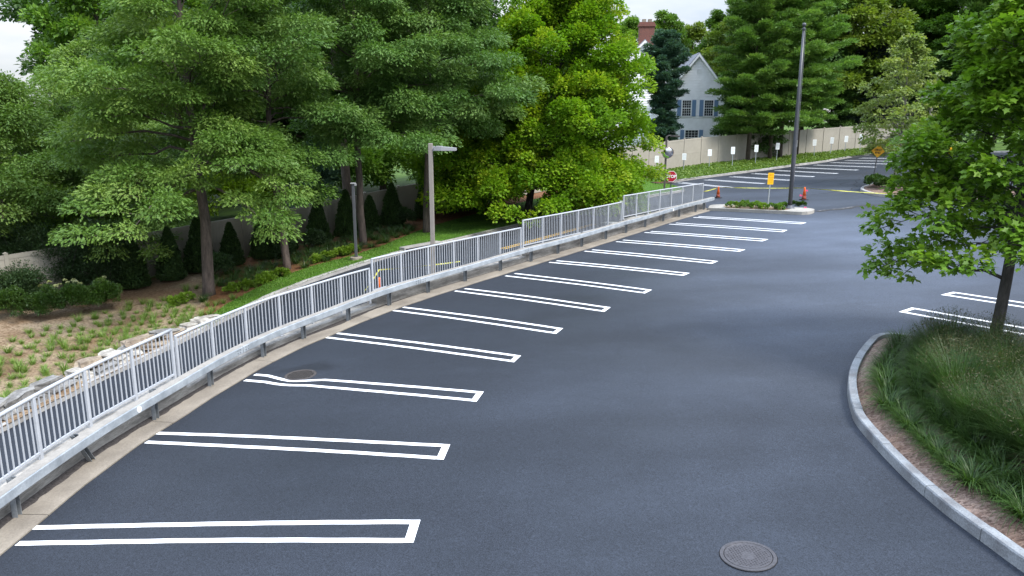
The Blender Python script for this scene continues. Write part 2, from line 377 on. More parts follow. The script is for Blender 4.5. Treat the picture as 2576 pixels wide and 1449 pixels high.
M_GALV_TOP = mat("galvanized post", (0.22, 0.24, 0.26), rough=0.55, metal=0.3, fine=.15, fscale=20)
M_VINYL = mat("tan vinyl", (0.33, 0.305, 0.26), rough=0.55, fine=.05, fscale=3, var=.1, vscale=.6)
M_LAWN = mat("lawn", (0.075, 0.175, 0.018), rough=0.9, spec=.2, col2=(0.05, 0.12, 0.014), vscale=1.3, fine=.4, fscale=35, bump=.8, bscale=45)
M_FARLAWN = mat("far lawn", (0.085, 0.15, 0.02), rough=0.9, spec=.2, col2=(0.04, 0.08, 0.015), vscale=.5, fine=.35, fscale=18, bump=.8, bscale=12)
M_IVY = mat("bank ground cover", (0.075, 0.13, 0.024), rough=0.9, spec=.2, col2=(0.030, 0.055, 0.012), vscale=1.0, fine=.5, fscale=16, bump=1.0, bscale=12)
M_MULCH = chip_mat("bark mulch", [(0.152, 0.107, 0.065), (0.276, 0.209, 0.141), (0.370, 0.289, 0.202), (0.215, 0.161, 0.107)], scale=16, patch=(.62, .52, .45))
M_MULCH_RED = chip_mat("red bark mulch", [(0.13, 0.06, 0.03), (0.20, 0.10, 0.05), (0.25, 0.13, 0.075), (0.16, 0.085, 0.05)], scale=18, patch=(.75, .7, .6))
M_MULCH_PINK = chip_mat("planter mulch", [(0.13, 0.09, 0.075), (0.25, 0.18, 0.15), (0.33, 0.25, 0.21), (0.17, 0.12, 0.10)], scale=20, patch=(.75, .68, .62))
M_BLACK = mat("black iron", (0.012, 0.012, 0.014), rough=0.6)
M_POLE_BEIGE = mat("beige pole paint", (0.235, 0.212, 0.19), rough=0.5, fine=.05, fscale=6)
M_LAMP_GREY = mat("lamp housing", (0.30, 0.30, 0.32), rough=0.45, fine=.05, fscale=10)
M_LAMP_DARK = mat("lamp lens", (0.03, 0.03, 0.035), rough=0.3)
M_POLE_DARK = mat("dark pole paint", (0.060, 0.063, 0.075), rough=0.4, spec=.5, fine=.1, fscale=5)
M_POST_GREY = mat("galvanized sign post", (0.33, 0.36, 0.38), rough=0.5, metal=.3, fine=.08, fscale=15)
M_SIGN_WHITE = mat("white sign face", (0.90, 0.91, 0.91), rough=0.4)
M_SIGN_PRINT = mat("faint sign print", (0.50, 0.58, 0.56), rough=0.5)
M_SIGN_RED = mat("stop sign red", (0.38, 0.012, 0.03), rough=0.4, fine=.05, fscale=10)
M_SIGN_YEL = mat("yellow sign face", (0.80, 0.45, 0.01), rough=0.4, fine=.04, fscale=10)
M_SIGN_ORANGE = mat("orange print", (0.65, 0.22, 0.01), rough=0.5)
M_SIGN_DEAD = mat("amber sign face", (0.62, 0.33, 0.02), rough=0.4, fine=.06, fscale=8)
M_CONE = mat("cone orange", (0.90, 0.15, 0.025), rough=0.5, fine=.12, fscale=14)
M_CONE_DIRTY = mat("sooty cone rubber", (0.34, 0.06, 0.025), rough=0.75, col2=(0.035, 0.02, 0.02), vscale=12, fine=.2, fscale=20)
M_RUBBER = mat("black rubber", (0.02, 0.018, 0.02), rough=0.8)
M_TAPE = mat("yellow caution tape", (0.52, 0.50, 0.06), rough=0.35, col2=(0.30, 0.29, 0.06), vscale=9, stretch=(1, 1, 1), thr=(.42, .5))
M_PINK = mat("pink flag", (0.85, 0.12, 0.28), rough=0.6)
M_IRON = mat("cast iron", (0.072, 0.070, 0.078), rough=0.55, spec=.5, metal=.2, fine=.25, fscale=40, bump=.3, bscale=60)
M_IRON_RUST = mat("rusty cast iron", (0.052, 0.045, 0.042), rough=0.75, fine=.3, fscale=40, bump=.3, bscale=60)
M_PIT = mat("pit dark", (0.006, 0.006, 0.006), rough=1)
M_SIDING = mat("white clapboard", (0.86, 0.87, 0.89), rough=0.6, fine=.04, fscale=2, var=.08, vscale=.5)
M_TRIM = mat("white trim", (0.82, 0.83, 0.84), rough=0.5)
M_SHINGLE = mat("grey shingles", (0.24, 0.25, 0.28), rough=0.9, fine=.25, fscale=8, var=.2, vscale=2, bump=.4, bscale=12)
M_SHUTTER = mat("blue shutters", (0.16, 0.26, 0.42), rough=0.6)
M_GLASS_DARK = mat("window glass", (0.03, 0.035, 0.045), rough=0.08, spec=.6)
M_BRICK = None
M_MIRROR = mat("mirror face", (0.75, 0.75, 0.77), rough=0.04, metal=1.0)
M_MIRROR_RIM = mat("mirror rim", (0.45, 0.36, 0.33), rough=0.5)
M_BARK = mat("oak bark", (0.115, 0.090, 0.078), rough=0.95, col2=(0.055, 0.043, 0.038), vscale=9, fine=.25, fscale=30, bump=1.0, bscale=14, stretch=(1, 1, .22))
M_BARK_GREY = mat("maple bark", (0.095, 0.088, 0.085), rough=0.95, col2=(0.045, 0.042, 0.042), vscale=10, fine=.2, fscale=30, bump=.9, bscale=18, stretch=(1, 1, .25))
M_BARK_PALE = mat("pale bark", (0.21, 0.20, 0.18), rough=0.9, col2=(0.11, 0.10, 0.09), vscale=8, bump=.5, bscale=20, stretch=(1, 1, .4))
M_STONE = [mat("wall stone %s" % n, c, rough=.9, col2=c2, vscale=3.0, fine=.2, fscale=12, bump=.8, bscale=9) for n, c, c2 in (
    ("tan", (.33, .275, .21), (.19, .15, .115)), ("white", (.44, .42, .38), (.24, .22, .195)), ("grey", (.25, .245, .235), (.14, .135, .13)))]

def brick_mat():
    m = bpy.data.materials.new("chimney brick"); m.use_nodes = True; t = m.node_tree; b = t.nodes["Principled BSDF"]; b.inputs["Roughness"].default_value = .9
    tc = t.nodes.new("ShaderNodeTexCoord"); mp = t.nodes.new("ShaderNodeMapping"); mp.inputs["Rotation"].default_value = (math.radians(90), 0, 0)
    t.links.new(tc.outputs["Object"], mp.inputs[0]); br = t.nodes.new("ShaderNodeTexBrick"); br.inputs["Scale"].default_value = 5
    br.inputs["Color1"].default_value = (.22, .075, .055, 1); br.inputs["Color2"].default_value = (.13, .05, .04, 1); br.inputs["Mortar"].default_value = (.15, .11, .10, 1)
    t.links.new(mp.outputs[0], br.inputs["Vector"]); t.links.new(br.outputs[0], b.inputs["Base Color"]); return m
M_BRICK = brick_mat()

# leaves: dark, mid, light tones by leaf
L_OAK = leaf_mat("pin oak leaves", [(0.067, 0.138, 0.026), (0.118, 0.207, 0.042), (0.196, 0.281, 0.067)], rough=.47, spec=.2, trans=.33)
L_OAK2 = leaf_mat("red oak leaves", [(0.062, 0.138, 0.032), (0.108, 0.204, 0.050), (0.179, 0.275, 0.077)], rough=.47, spec=.22, trans=.33)
L_DARK = leaf_mat("dark wood leaves", [(0.041, 0.090, 0.024), (0.064, 0.134, 0.032), (0.105, 0.185, 0.044)], trans=.28)
L_MID = leaf_mat("mid green leaves", [(0.070, 0.151, 0.023), (0.111, 0.217, 0.030), (0.177, 0.283, 0.042)])
L_YG = leaf_mat("yellow green leaves", [(0.099, 0.165, 0.024), (0.145, 0.218, 0.032), (0.211, 0.264, 0.046)])
L_MAPLE = leaf_mat("yellowing maple leaves", [(0.084, 0.194, 0.013), (0.162, 0.292, 0.017), (0.335, 0.405, 0.028)], trans=.40, tint=(1.15, 1.22, .5), pos=(0, .55, 1), spec=.15)
L_NEAR = leaf_mat("red maple leaves", [(0.083, 0.174, 0.018), (0.134, 0.254, 0.025), (0.221, 0.329, 0.038)], trans=.4, rough=.42, spec=.25)
L_PALE = leaf_mat("pale leaves", [(0.166, 0.242, 0.069), (0.227, 0.302, 0.088), (0.333, 0.379, 0.121)], trans=.35)
L_PINE = leaf_mat("pine needles", [(0.085, 0.179, 0.039), (0.130, 0.245, 0.052), (0.203, 0.306, 0.068)], trans=.3)
L_SPRUCE = leaf_mat("spruce needles", [(0.014, 0.028, 0.020), (0.022, 0.042, 0.030), (0.038, 0.062, 0.042)], trans=.1)
L_BLUE = leaf_mat("hemlock needles", [(0.034, 0.077, 0.057), (0.057, 0.118, 0.081), (0.092, 0.165, 0.111)], trans=.2)
L_ARB = leaf_mat("arborvitae sprays", [(0.024, 0.051, 0.018), (0.039, 0.078, 0.024), (0.066, 0.117, 0.033)], trans=.15)
L_BOX = leaf_mat("boxwood leaves", [(0.022, 0.054, 0.010), (0.035, 0.076, 0.011), (0.061, 0.114, 0.015)], trans=.25)
L_SHRUB = leaf_mat("shrub leaves", [(0.030, 0.060, 0.024), (0.045, 0.085, 0.032), (0.070, 0.115, 0.045)], trans=.3)
L_BRIGHT = leaf_mat("bright shrub leaves", [(0.130, 0.210, 0.012), (0.180, 0.280, 0.016), (0.250, 0.340, 0.030)], trans=.4)
L_TUFT = leaf_mat("tuft blades", [(0.090, 0.160, 0.032), (0.145, 0.239, 0.046), (0.232, 0.319, 0.072)], trans=.35)
L_LIRI = leaf_mat("lilyturf blades", [(0.026, 0.058, 0.014), (0.040, 0.087, 0.020), (0.073, 0.130, 0.031)], trans=.3, rough=.4)
L_ORN = leaf_mat("switchgrass blades", [(0.034, 0.077, 0.021), (0.056, 0.114, 0.029), (0.104, 0.158, 0.045)], trans=.3)
L_SEED = leaf_mat("switchgrass seed heads", [(0.050, 0.058, 0.024), (0.072, 0.076, 0.034), (0.105, 0.095, 0.048)], trans=.3)
L_HOSTA = leaf_mat("lime leaves", [(0.103, 0.184, 0.018), (0.149, 0.253, 0.025), (0.218, 0.322, 0.040)], trans=.35)
L_LAWN = leaf_mat("lawn blades", [(0.074, 0.155, 0.019), (0.101, 0.203, 0.024), (0.149, 0.257, 0.035)], trans=.35)
L_IVYL = leaf_mat("bank leaves", [(0.069, 0.125, 0.022), (0.106, 0.181, 0.030), (0.175, 0.250, 0.044)], trans=.3)
L_BUD = leaf_mat("hydrangea blooms", [(0.360, 0.400, 0.144), (0.440, 0.464, 0.224), (0.480, 0.480, 0.360)], trans=.2)

# ------------------------------------------------------------------ foliage builders
T_RHOMB = np.array([(0, 0, 0), (.45, .5, .06), (1, 0, -.10), (.45, -.5, .06)])
T_STAR = np.array([(0, 0, 0), (.28, .07, 0), (.42, .5, .03), (.52, .10, 0), (.74, .40, -.02), (1, 0, -.08), (.74, -.40, -.02), (.52, -.10, 0), (.42, -.5, .03), (.28, -.07, 0)])
T_MAPLE = np.array([(0, 0, 0), (-.04, .34, .02), (.26, .30, .02), (.46, .56, .0), (.60, .24, 0), (1, 0, -.10), (.60, -.24, 0), (.46, -.56, .0), (.26, -.30, .02), (-.04, -.34, .02)])
T_NEEDLE = np.array([(0, 0, 0), (.35, .5, .0), (1, 0, .05), (.35, -.5, .0)])
def unit(a): return a / np.maximum(np.linalg.norm(a, axis=-1, keepdims=True), 1e-9)

def leaf_mesh(name, P, D, Nn, L, W, rnd, tmpl, m):
    D = unit(D); Nn = unit(Nn - D * (Nn * D).sum(1, keepdims=True)); B = np.cross(Nn, D)
    k = len(tmpl); n = len(P)
    V = P[:, None, :] + D[:, None, :] * (tmpl[None, :, 0:1] * L[:, None, None]) + B[:, None, :] * (tmpl[None, :, 1:2] * W[:, None, None]) + Nn[:, None, :] * (tmpl[None, :, 2:3] * L[:, None, None])
    me = bpy.data.meshes.new(name)
    me.vertices.add(n * k); me.vertices.foreach_set("co", V.reshape(-1).astype(np.float32))
    me.loops.add(n * k); me.loops.foreach_set("vertex_index", np.arange(n * k, dtype=np.int32))
    me.polygons.add(n); me.polygons.foreach_set("loop_start", np.arange(0, n * k, k, dtype=np.int32))
    me.polygons.foreach_set("loop_total", np.full(n, k, np.int32))
    a = me.attributes.new("rnd", 'FLOAT', 'FACE'); a.data.foreach_set("value", np.clip(rnd, 0, 1).astype(np.float32))
    me.materials.append(m); me.update(calc_edges=True); me.validate()
    return me

def clump_leaves(rg, C, A, R, dens, flat=.6, up=.8, droop=.35, L=(.14, .2), aspect=.5, inner=.4, low=-.3, crnd=None):
    n = np.maximum(3, (dens * R ** 2).astype(int)); I = np.repeat(np.arange(len(C)), n); k = len(I)
    u = unit(rg.normal(size=(k, 3))); u[:, 2] = np.where(u[:, 2] < low, -u[:, 2], u[:, 2])
    rr = R[I] * (inner + (1 - inner) * np.sqrt(rg.random(k))) * rg.uniform(.75, 1.12, k)
    P = C[I] + u * rr[:, None] * np.array([1, 1, flat])
    D = u * .8 + A[I] * .5 + rg.normal(size=(k, 3)) * .35; D[:, 2] -= droop
    Nn = u * .55 + rg.normal(size=(k, 3)) * .33; Nn[:, 2] += up
    ln = rg.uniform(L[0], L[1], k)
    if crnd is None: crnd = rg.random(len(C))
    rnd = .6 * crnd[I] + .4 * rg.random(k)
    return P, D, Nn, ln, ln * aspect, rnd

def branching(rg, H, cb, env, r0, nl=26, ns=6, elev=(-5, 60), bow=.15, cl=.75, lean=(0, 0), az=None, sub=.34, tmin=.0, trunk_top=.96, jit=(.72, 1.1), wob=.005, wood=None):
    """trunk + limbs + twigs; returns the wood and the twig ends that carry leaf clumps"""
    wood = wood if wood is not None else MB(); C = []; A = []; R = []
    zs = np.linspace(0, H * trunk_top, 10)
    cx = np.cumsum(rg.normal(size=10) * H * wob) + lean[0] * zs; cy = np.cumsum(rg.normal(size=10) * H * wob) + lean[1] * zs
    cx -= cx[0]; cy -= cy[0]
    tr = r0 * (1 - zs / H) ** .8 + .012; tr[0] *= 1.28; tr[1] *= 1.0
    zz = list(zs); pts = [(cx[i], cy[i], zs[i]) for i in range(10)]
    pts.insert(1, (cx[0], cy[0], .35)); trl = list(tr); trl.insert(1, r0 * 1.04)
    pts[0] = (0, 0, -.25)
    wood.tube(pts, trl, 9)
    at = lambda z: np.array([np.interp(z, zs, cx), np.interp(z, zs, cy), z])
    for i in range(nl):
        t = tmin + (1 - tmin) * (i + rg.random() * .8) / nl; th = i * 2.39996 + rg.normal() * .35
        Rr = env(t) * rg.uniform(*jit); e = math.radians(elev[0] + (elev[1] - elev[0]) * t + rg.normal() * 6)
        h1 = cb + (H - cb) * t; h0 = min(max(h1 - Rr * math.tan(e), cb * .75 + .15 * (h1 - cb)), H * .95)
        s = at(h0); d = np.array([math.cos(th), math.sin(th), 0.])
        T = at(min(h1, H * .95)) + d * Rr; T[2] = h1
        mid = (s + T) / 2; mid[2] += bow * Rr
        f = np.linspace(0, 1, 6)[:, None]; path = (1 - f) ** 2 * s + 2 * f * (1 - f) * mid + f ** 2 * T
        path[1:-1] += rg.normal(size=(4, 3)) * Rr * .025
        rb = max(.018, .42 * np.interp(h0, zs, tr)) * min(1, .35 + Rr / 4)
        wood.tube([tuple(p) for p in path], [max(.008, rb * (1 - .88 * q)) for q in np.linspace(0, 1, 6)], 5, caps=False)
        ld = unit(T - s)
        C.append(T); A.append(ld); R.append(cl * rg.uniform(.75, 1.1))
        for j in range(ns):
            q = .32 + .66 * (j + rg.random()) / ns
            b = np.array([np.interp(q, np.linspace(0, 1, 6), path[:, a]) for a in range(3)])
            sg = 1 if j % 2 else -1; an = th + sg * math.radians(rg.uniform(35, 80))
            sl = sub * max(Rr, .8) * (1.25 - .6 * q) * rg.uniform(.7, 1.25)
            dd = unit(np.array([math.cos(an), math.sin(an), rg.normal() * .22 + .12 + .3 * max(0, math.sin(e))]))
            E_ = b + dd * sl; E_[2] -= .06 * sl
            wood.tube([tuple(b), tuple((b + E_) / 2 + np.array([0, 0, .05 * sl])), tuple(E_)], [max(.008, rb * .38 * (1 - .6 * q)), .010, .006], 4, caps=False)
            C.append(E_); A.append(dd); R.append(cl * rg.uniform(.6, 1.05))
            if sl > 1.1: C.append(b + dd * sl * .55); A.append(dd); R.append(cl * rg.uniform(.5, .8))
    return wood, np.array(C), np.array(A), np.array(R)

def conifer(rg, H, cb, env, r0, whorl=.75, nb=5, elev=(-8, 35), cl=.55, spray=4, lean=(0, 0)):
    wood = MB(); C = []; A = []; R = []
    wood.tube([(0, 0, -.25), (lean[0] * H * .3, lean[1] * H * .3, H * .3), (lean[0] * H * .6, lean[1] * H * .6, H * .6), (lean[0] * H, lean[1] * H, H * .985)], [r0 * 1.2, r0 * .8, r0 * .5, .02], 9)
    z = cb; k = 0
    while z < H * .985:
        t = (z - cb) / (H - cb); n = nb if t < .85 else 4
        for i in range(n):
            if rg.random() < .08: continue
            th = k * .9 + i * 2 * math.pi / n + rg.normal() * .2; L_ = env(t) * rg.uniform(.65, 1.12); e = math.radians(elev[0] + (elev[1] - elev[0]) * t + rg.normal() * 7)
            s = np.array([lean[0] * z, lean[1] * z, z + rg.normal() * .12]); d = np.array([math.cos(th) * math.cos(e), math.sin(th) * math.cos(e), math.sin(e)])
            Tt = s + d * L_; Tt[2] += .10 * L_
            mid = s + d * L_ * .55; mid[2] -= .02 * L_
            wood.tube([tuple(s), tuple(mid), tuple(Tt)], [max(.012, r0 * .22 * (1 - .6 * t)), max(.01, r0 * .12 * (1 - .6 * t)), .006], 4, caps=False)
            side = np.array([-math.sin(th), math.cos(th), 0])
            for q in np.linspace(.38, 1.0, spray):
                b = s + (mid - s) * min(1, q / .55) if q < .55 else mid + (Tt - mid) * ((q - .55) / .45)
                w = L_ * .28 * (1.15 - q)
                for sg in (-1, 0, 1):
                    if sg == 0 and q < .7: continue
                    C.append(b + side * sg * w * rg.uniform(.6, 1.2) + d * .1); A.append(unit(d + side * sg * .7)); R.append(cl * (.75 + .35 * min(1.5, L_ / 3)) * rg.uniform(.7, 1.1))
        z += whorl * rg.uniform(.8, 1.2) * (1.0 if t < .7 else .75); k += 1
    C.append(np.array([lean[0] * H, lean[1] * H, H])); A.append(np.array([0, 0, 1.])); R.append(cl * .5)
    return wood, np.array(C), np.array(A), np.array(R)

def make_tree(name, label, loc, wood, leaves, bark, lm, tmpl, rotz=0.0, group=None, cat="tree"):
    t = thing(name, label, cat, loc, rotz, group)
    wood.build("trunk", bark, t, smooth=True)
    obj("crown", leaf_mesh("crown", *leaves, tmpl, lm), t)
    return t

def env_pts(*pts):
    xs = [p[0] for p in pts]; ys = [p[1] for p in pts]
    return lambda t: float(np.interp(t, xs, ys))

# blades of grass: each a bent tapering strip of three facets
def blade_mesh(name, rg, base, az, tilt, ln, w, bend, rnd, m, extra=None):
    n = len(base); seg = 4
    s = np.linspace(0, 1, seg)
    ang = tilt[:, None] + bend[:, None] * s[None, :] ** 1.3            # angle from vertical along the blade
    dl = ln[:, None] / (seg - 1)
    h = np.concatenate([np.zeros((n, 1)), np.cumsum(np.sin(ang[:, 1:]) * dl, 1)], 1); v = np.concatenate([np.zeros((n, 1)), np.cumsum(np.cos(ang[:, 1:]) * dl, 1)], 1)
    dx, dy = np.cos(az), np.sin(az)
    cen = np.stack([base[:, 0:1] + dx[:, None] * h, base[:, 1:2] + dy[:, None] * h, base[:, 2:3] + v], 2)
    wd = w[:, None] * (1 - .12 * s - .83 * s ** 2.2)[None, :] / 2
    side = np.stack([-dy, dx, np.zeros(n)], 1)[:, None, :]
    Lf = cen + side * wd[:, :, None]; Rt = cen - side * wd[:, :, None]
    V = np.stack([Lf, Rt], 2).reshape(n, seg * 2, 3)
    q = np.array([[2 * i, 2 * i + 1, 2 * i + 3, 2 * i + 2] for i in range(seg - 1)])
    F = (np.arange(n)[:, None, None] * seg * 2 + q[None]).reshape(-1, 4); rn = np.repeat(rnd, seg - 1)
    V = V.reshape(-1, 3)
    if extra is not None: V = np.vstack([V, extra[0]]); F = np.vstack([F, extra[1] + n * seg * 2]); rn = np.r_[rn, extra[2]]
    me = bpy.data.meshes.new(name); nf = len(F)
    me.vertices.add(len(V)); me.vertices.foreach_set("co", V.reshape(-1).astype(np.float32))
    me.loops.add(nf * 4); me.loops.foreach_set("vertex_index", F.reshape(-1).astype(np.int32))
    me.polygons.add(nf); me.polygons.foreach_set("loop_start", np.arange(0, nf * 4, 4, dtype=np.int32)); me.polygons.foreach_set("loop_total", np.full(nf, 4, np.int32))
    a = me.attributes.new("rnd", 'FLOAT', 'FACE'); a.data.foreach_set("value", np.clip(rn, 0, 1).astype(np.float32))
    me.materials.append(m); me.update(calc_edges=True)
    return me
def tuft_mesh(name, rg, n, h, w, spread, m, r=.05, bend=(.6, 1.5), tilt=.5):
    a = rg.uniform(0, 2 * np.pi, n); rr = r * np.sqrt(rg.random(n)); base = np.stack([np.cos(a) * rr, np.sin(a) * rr, np.full(n, -.01)], 1)
    az = a + rg.normal(size=n) * .5
    return blade_mesh(name, rg, base, az, rg.uniform(0, tilt, n), rg.uniform(.6, 1.1, n) * h, np.full(n, w) * rg.uniform(.8, 1.2, n), rg.uniform(*bend, n) * spread, rg.random(n), m)

def shrub_mesh(name, rg, rx, rz, m, L=(.05, .09), dens=900, lumps=26, tmpl=T_RHOMB, zc=None, aspect=.55, lr=.34):
    zc = rz if zc is None else zc
    u = unit(rg.normal(size=(lumps, 3))); u[:, 2] = np.where(u[:, 2] < -.35, -u[:, 2], u[:, 2])
    C = u * np.array([rx, rx, rz]) * rg.uniform(.55, .82, lumps)[:, None] + np.array([0, 0, zc])
    R = np.full(lumps, lr * min(rx, rz)) * rg.uniform(.8, 1.25, lumps)
    P, D, Nn, ln, W, rnd = clump_leaves(rg, C, u, R, dens / (lr * min(rx, rz)) ** 2 / lumps * 1.0, flat=.9, up=.5, droop=.1, L=L, aspect=aspect, low=-.9)
    k = P[:, 2] > .02
    return leaf_mesh(name, P[k], D[k], Nn[k], ln[k], W[k], rnd[k], tmpl, m)

# ------------------------------------------------------------------ setting: lot, driveway, banks, kerbs
def loft_pt(u, v):
    """point of the planted strip: u = index along EDGE, v = 0 at the kerb .. 1 at the fence"""
    E = np.asarray(EDGE, float); F = np.asarray(FENCE, float); I = np.arange(len(E))
    e = np.array([np.interp(u, I, E[:, 0]), np.interp(u, I, E[:, 1]), np.interp(u, I, EZ)])
    f = np.array([np.interp(u, I, F[:, 0]), np.interp(u, I, F[:, 1]), np.interp(u, I, FZ)])
    return e + (f - e) * v
EZ = np.array([drive_z(x, y) + .13 for x, y in EDGE])
def strip(name, us, v0, v1, nv, m, lift=0.0, rough=0.0, kind="structure"):
    G = []
    for u in us:
        a, b = v0(u), v1(u); row = []
        for q in np.linspace(0, 1, nv):
            p = loft_pt(u, a + (b - a) * q); p[2] += lift + rough * (rng.random() - .5)
            row.append(p)
        G.append(row)
    mb = MB(); mb.grid(np.array(G)); o = mb.build(name, m, smooth=True); o["kind"] = kind; return o
def vl(u): return float(np.interp(u, [7.6, 7.9, 8.3, 9.3, 10, 11, 12, 12.8, 13.5, 14.5, 16, 18, 20, 21.5, 22.4, 23], [0, .12, .20, .27, .31, .30, .25, .30, .45, .62, .80, .86, .86, .80, .6, .42]))
US = lambda a, b, n: np.linspace(a, b, n)
strip("mulch_bed", US(0, 7.6, 60), lambda u: .0, lambda u: 1.0, 22, M_MULCH, rough=.03)
strip("mulch_bed", US(7.6, 14, 70), vl, lambda u: 1.0, 22, M_MULCH_RED, rough=.03)
strip("mulch_bed", US(14, 23, 50), vl, lambda u: 1.0, 8, M_MULCH_RED, rough=.02)
strip("lawn", US(7.6, 23, 140), lambda u: 0.0, vl, 16, M_LAWN, rough=.015)
strip("grass_bank", US(23, 37, 90), lambda u: 0.0, lambda u: 1.0, 12, M_IVY, rough=.06)
mb = MB(); mb.grid(LOFT[len(VS) - 1:].copy()); o = mb.build("ground", M_FARLAWN, smooth=True); o["kind"] = "structure"
# one sheet to the horizon, below everything
gx = np.array([-2000, -600, -200, -80, -40, 0, 40, 60, 80, 200, 600, 2000.]); gy = np.array([-2000, -600, -200, -40, -13, 20, 60, 110, 200, 600, 2000.])
G = np.array([[(x, y, lz(min(max(x, -40), 66), min(max(y, -40), 110)) - (.12 if (x > 60 or y < -12) else 4.5)) for x in gx] for y in gy])
mb = MB(); mb.grid(G); o = mb.build("ground", M_FARLAWN); o["kind"] = "structure"

# parking lot: one tilted plane bounded by the gutter, the wall's end and the far kerb
poly = [tuple(wall_pt(s, -.06)) for s in np.arange(-14, WS[-1] + .01, .5)] + [tuple(wall_pt(WS[-1], .0))]
poly += [(x, y) for x, y in EDGE[16:]]
poly += [(66, -14)]
mb = MB(); mb.add([(x, y, lz(x, y)) for x, y in poly], [list(range(len(poly)))[::-1]]); o = mb.build("parking_lot", M_LOT); o["kind"] = "structure"
# driveway: lower strip behind the wall, climbing to lot level at its end
sv = np.r_[np.arange(-14, WS[-1], .5), WS[-1], WS[-1] + 1.6]; E2 = np.asarray(EDGE, float)
G = []
for s in sv:
    a = wall_pt(s, .3); n = wall_pt(s, 1.3) - a; row = []
    for d in np.linspace(0, 6.7, 8):
        p = a + n * d
        row.append((p[0], p[1], lz(*p) - drop(s) - .006))
    G.append(row)
mb = MB(); mb.grid(np.array(G)); o = mb.build("driveway", M_DRIVE, smooth=True); o["kind"] = "structure"

def ribbon(name, fa, fb, ss, m, kind="structure", nw=2):
    """flat strip between two offset curves fa(s), fb(s) -> (x, y, z)"""
    G = [[np.array(fa(s)) * (1 - q) + np.array(fb(s)) * q for q in np.linspace(0, 1, nw)] for s in ss]
    mb = MB(); mb.grid(np.array(G)); o = mb.build(name, m); o["kind"] = kind; return o
# concrete gutter between wall and asphalt, cast in long slabs
mb = MB(); joints = [-14, -6, 1.0, 4.8, 9.85, 13.4, 17.2, 21.4, 26.5, 31.5, 36.5, 41.5, 47.2]
for a, b in zip(joints[:-1], joints[1:]):
    ss = np.linspace(a + .006, b - .006, max(2, int((b - a) / .4)))
    top = []; 
    for s in ss:
        p = wall_pt(s, -.38 + .012 * math.sin(s * 3.1)); q = wall_pt(s, .26); top.append([(p[0], p[1], lz(*p) - .01), (p[0], p[1], lz(*p) + .022), (*wall_pt(s, -.30), lz(*p) + .028), (q[0], q[1], lz(*q) + .05)])
    mb.grid(np.array(top))
o = mb.build("gutter", M_APRON); o["kind"] = "structure"
# dark silt lying along the foot of the wall
_sn = np.convolve(np.random.default_rng(4).normal(size=900), np.hanning(7) / 3.0, 'same')
dw = lambda s: max(.0, .12 * (np.interp(s, [0, 12, 14, 16, 19, 20.5, 22, 24, 47], [1.0, 1, .9, .6, .5, 1.35, .5, .12, .05])) * (1 + .22 * _sn[int(abs(s) * 16) % 900]))
ss = np.arange(0, 46, .06)
ribbon("gutter_silt", lambda s: (*wall_pt(s, .225 - dw(s) * 1.7), lz(*wall_pt(s, .1)) + .043 + .0), lambda s: (*wall_pt(s, .235), lz(*wall_pt(s, .23)) + .062), ss, M_DIRT)

def sweep(mb, path, prof, closed=True):
    """path rows (x, y, z, nx, ny); prof (offset, dz) loop"""
    k = len(prof); vs = []; fs = []
    for x, y, z, nx, ny in path: vs += [(x + nx * o_, y + ny * o_, z + dz) for o_, dz in prof]
    n = len(path)
    for i in range(n - 1):
        for j in range(k): fs.append([i * k + j, (i + 1) * k + j, (i + 1) * k + (j + 1) % k, i * k + (j + 1) % k])
    fs += [list(range(k)), [(n - 1) * k + j for j in range(k)][::-1]]
    mb.add(vs, fs)
def kerb_path(pts, zf, step=.15):
    Q = catmull(pts, step); T_ = np.gradient(Q, axis=0); T_ = unit(T_)
    return [(q[0], q[1], zf(*q), -t[1], t[0]) for q, t in zip(Q, T_)]
def kerb(name, label, pts, zf, m, w=.15, h=.15, stone=2.2, jit=.008, closed=False):
    """granite kerb laid in separate stones with open joints, its back on the planted side"""
    P = kerb_path(pts, zf); S_ = np.r_[0, np.cumsum([math.hypot(P[i + 1][0] - P[i][0], P[i + 1][1] - P[i][1]) for i in range(len(P) - 1)])]
    mb = MB(); i0 = 0
    while i0 < len(P) - 2:
        i1 = i0 + 1; L_ = stone * random.uniform(.75, 1.2)
        while i1 < len(P) - 1 and S_[i1] - S_[i0] < L_: i1 += 1
        seg = [list(p) for p in P[i0:i1 + 1]]
        if len(seg) >= 2:
            for q in (0, -1):
                j = 1 if q == 0 else -2; d = np.array(seg[j][:2]) - np.array(seg[q][:2]); d = d / max(np.linalg.norm(d), 1e-6) * .006
                seg[q][0] += d[0]; seg[q][1] += d[1]
            dz = random.uniform(-jit, jit); do = random.uniform(-jit, jit)
            sweep(mb, seg, [(0 + do, -.12), (w + do, -.12), (w + do, h + dz), (.02 + do, h + dz), (.004 + do, h - .02 + dz)])
        i0 = i1
    o = mb.build(name, m); tag(o, label, "kerb"); return o
kerb("kerb", "long pale granite kerb along the lawn side of the sunken driveway", [EDGE[i] for i in range(0, 20)], lambda x, y: drive_z(x, y), M_GRANITE_FAR, stone=2.6)
kerb("kerb", "pale granite kerb along the far parking row under the grassy bank", [EDGE[i] for i in range(23, 38)], lambda x, y: lz(x, y), M_GRANITE_FAR, w=.16, h=.17, stone=2.6)

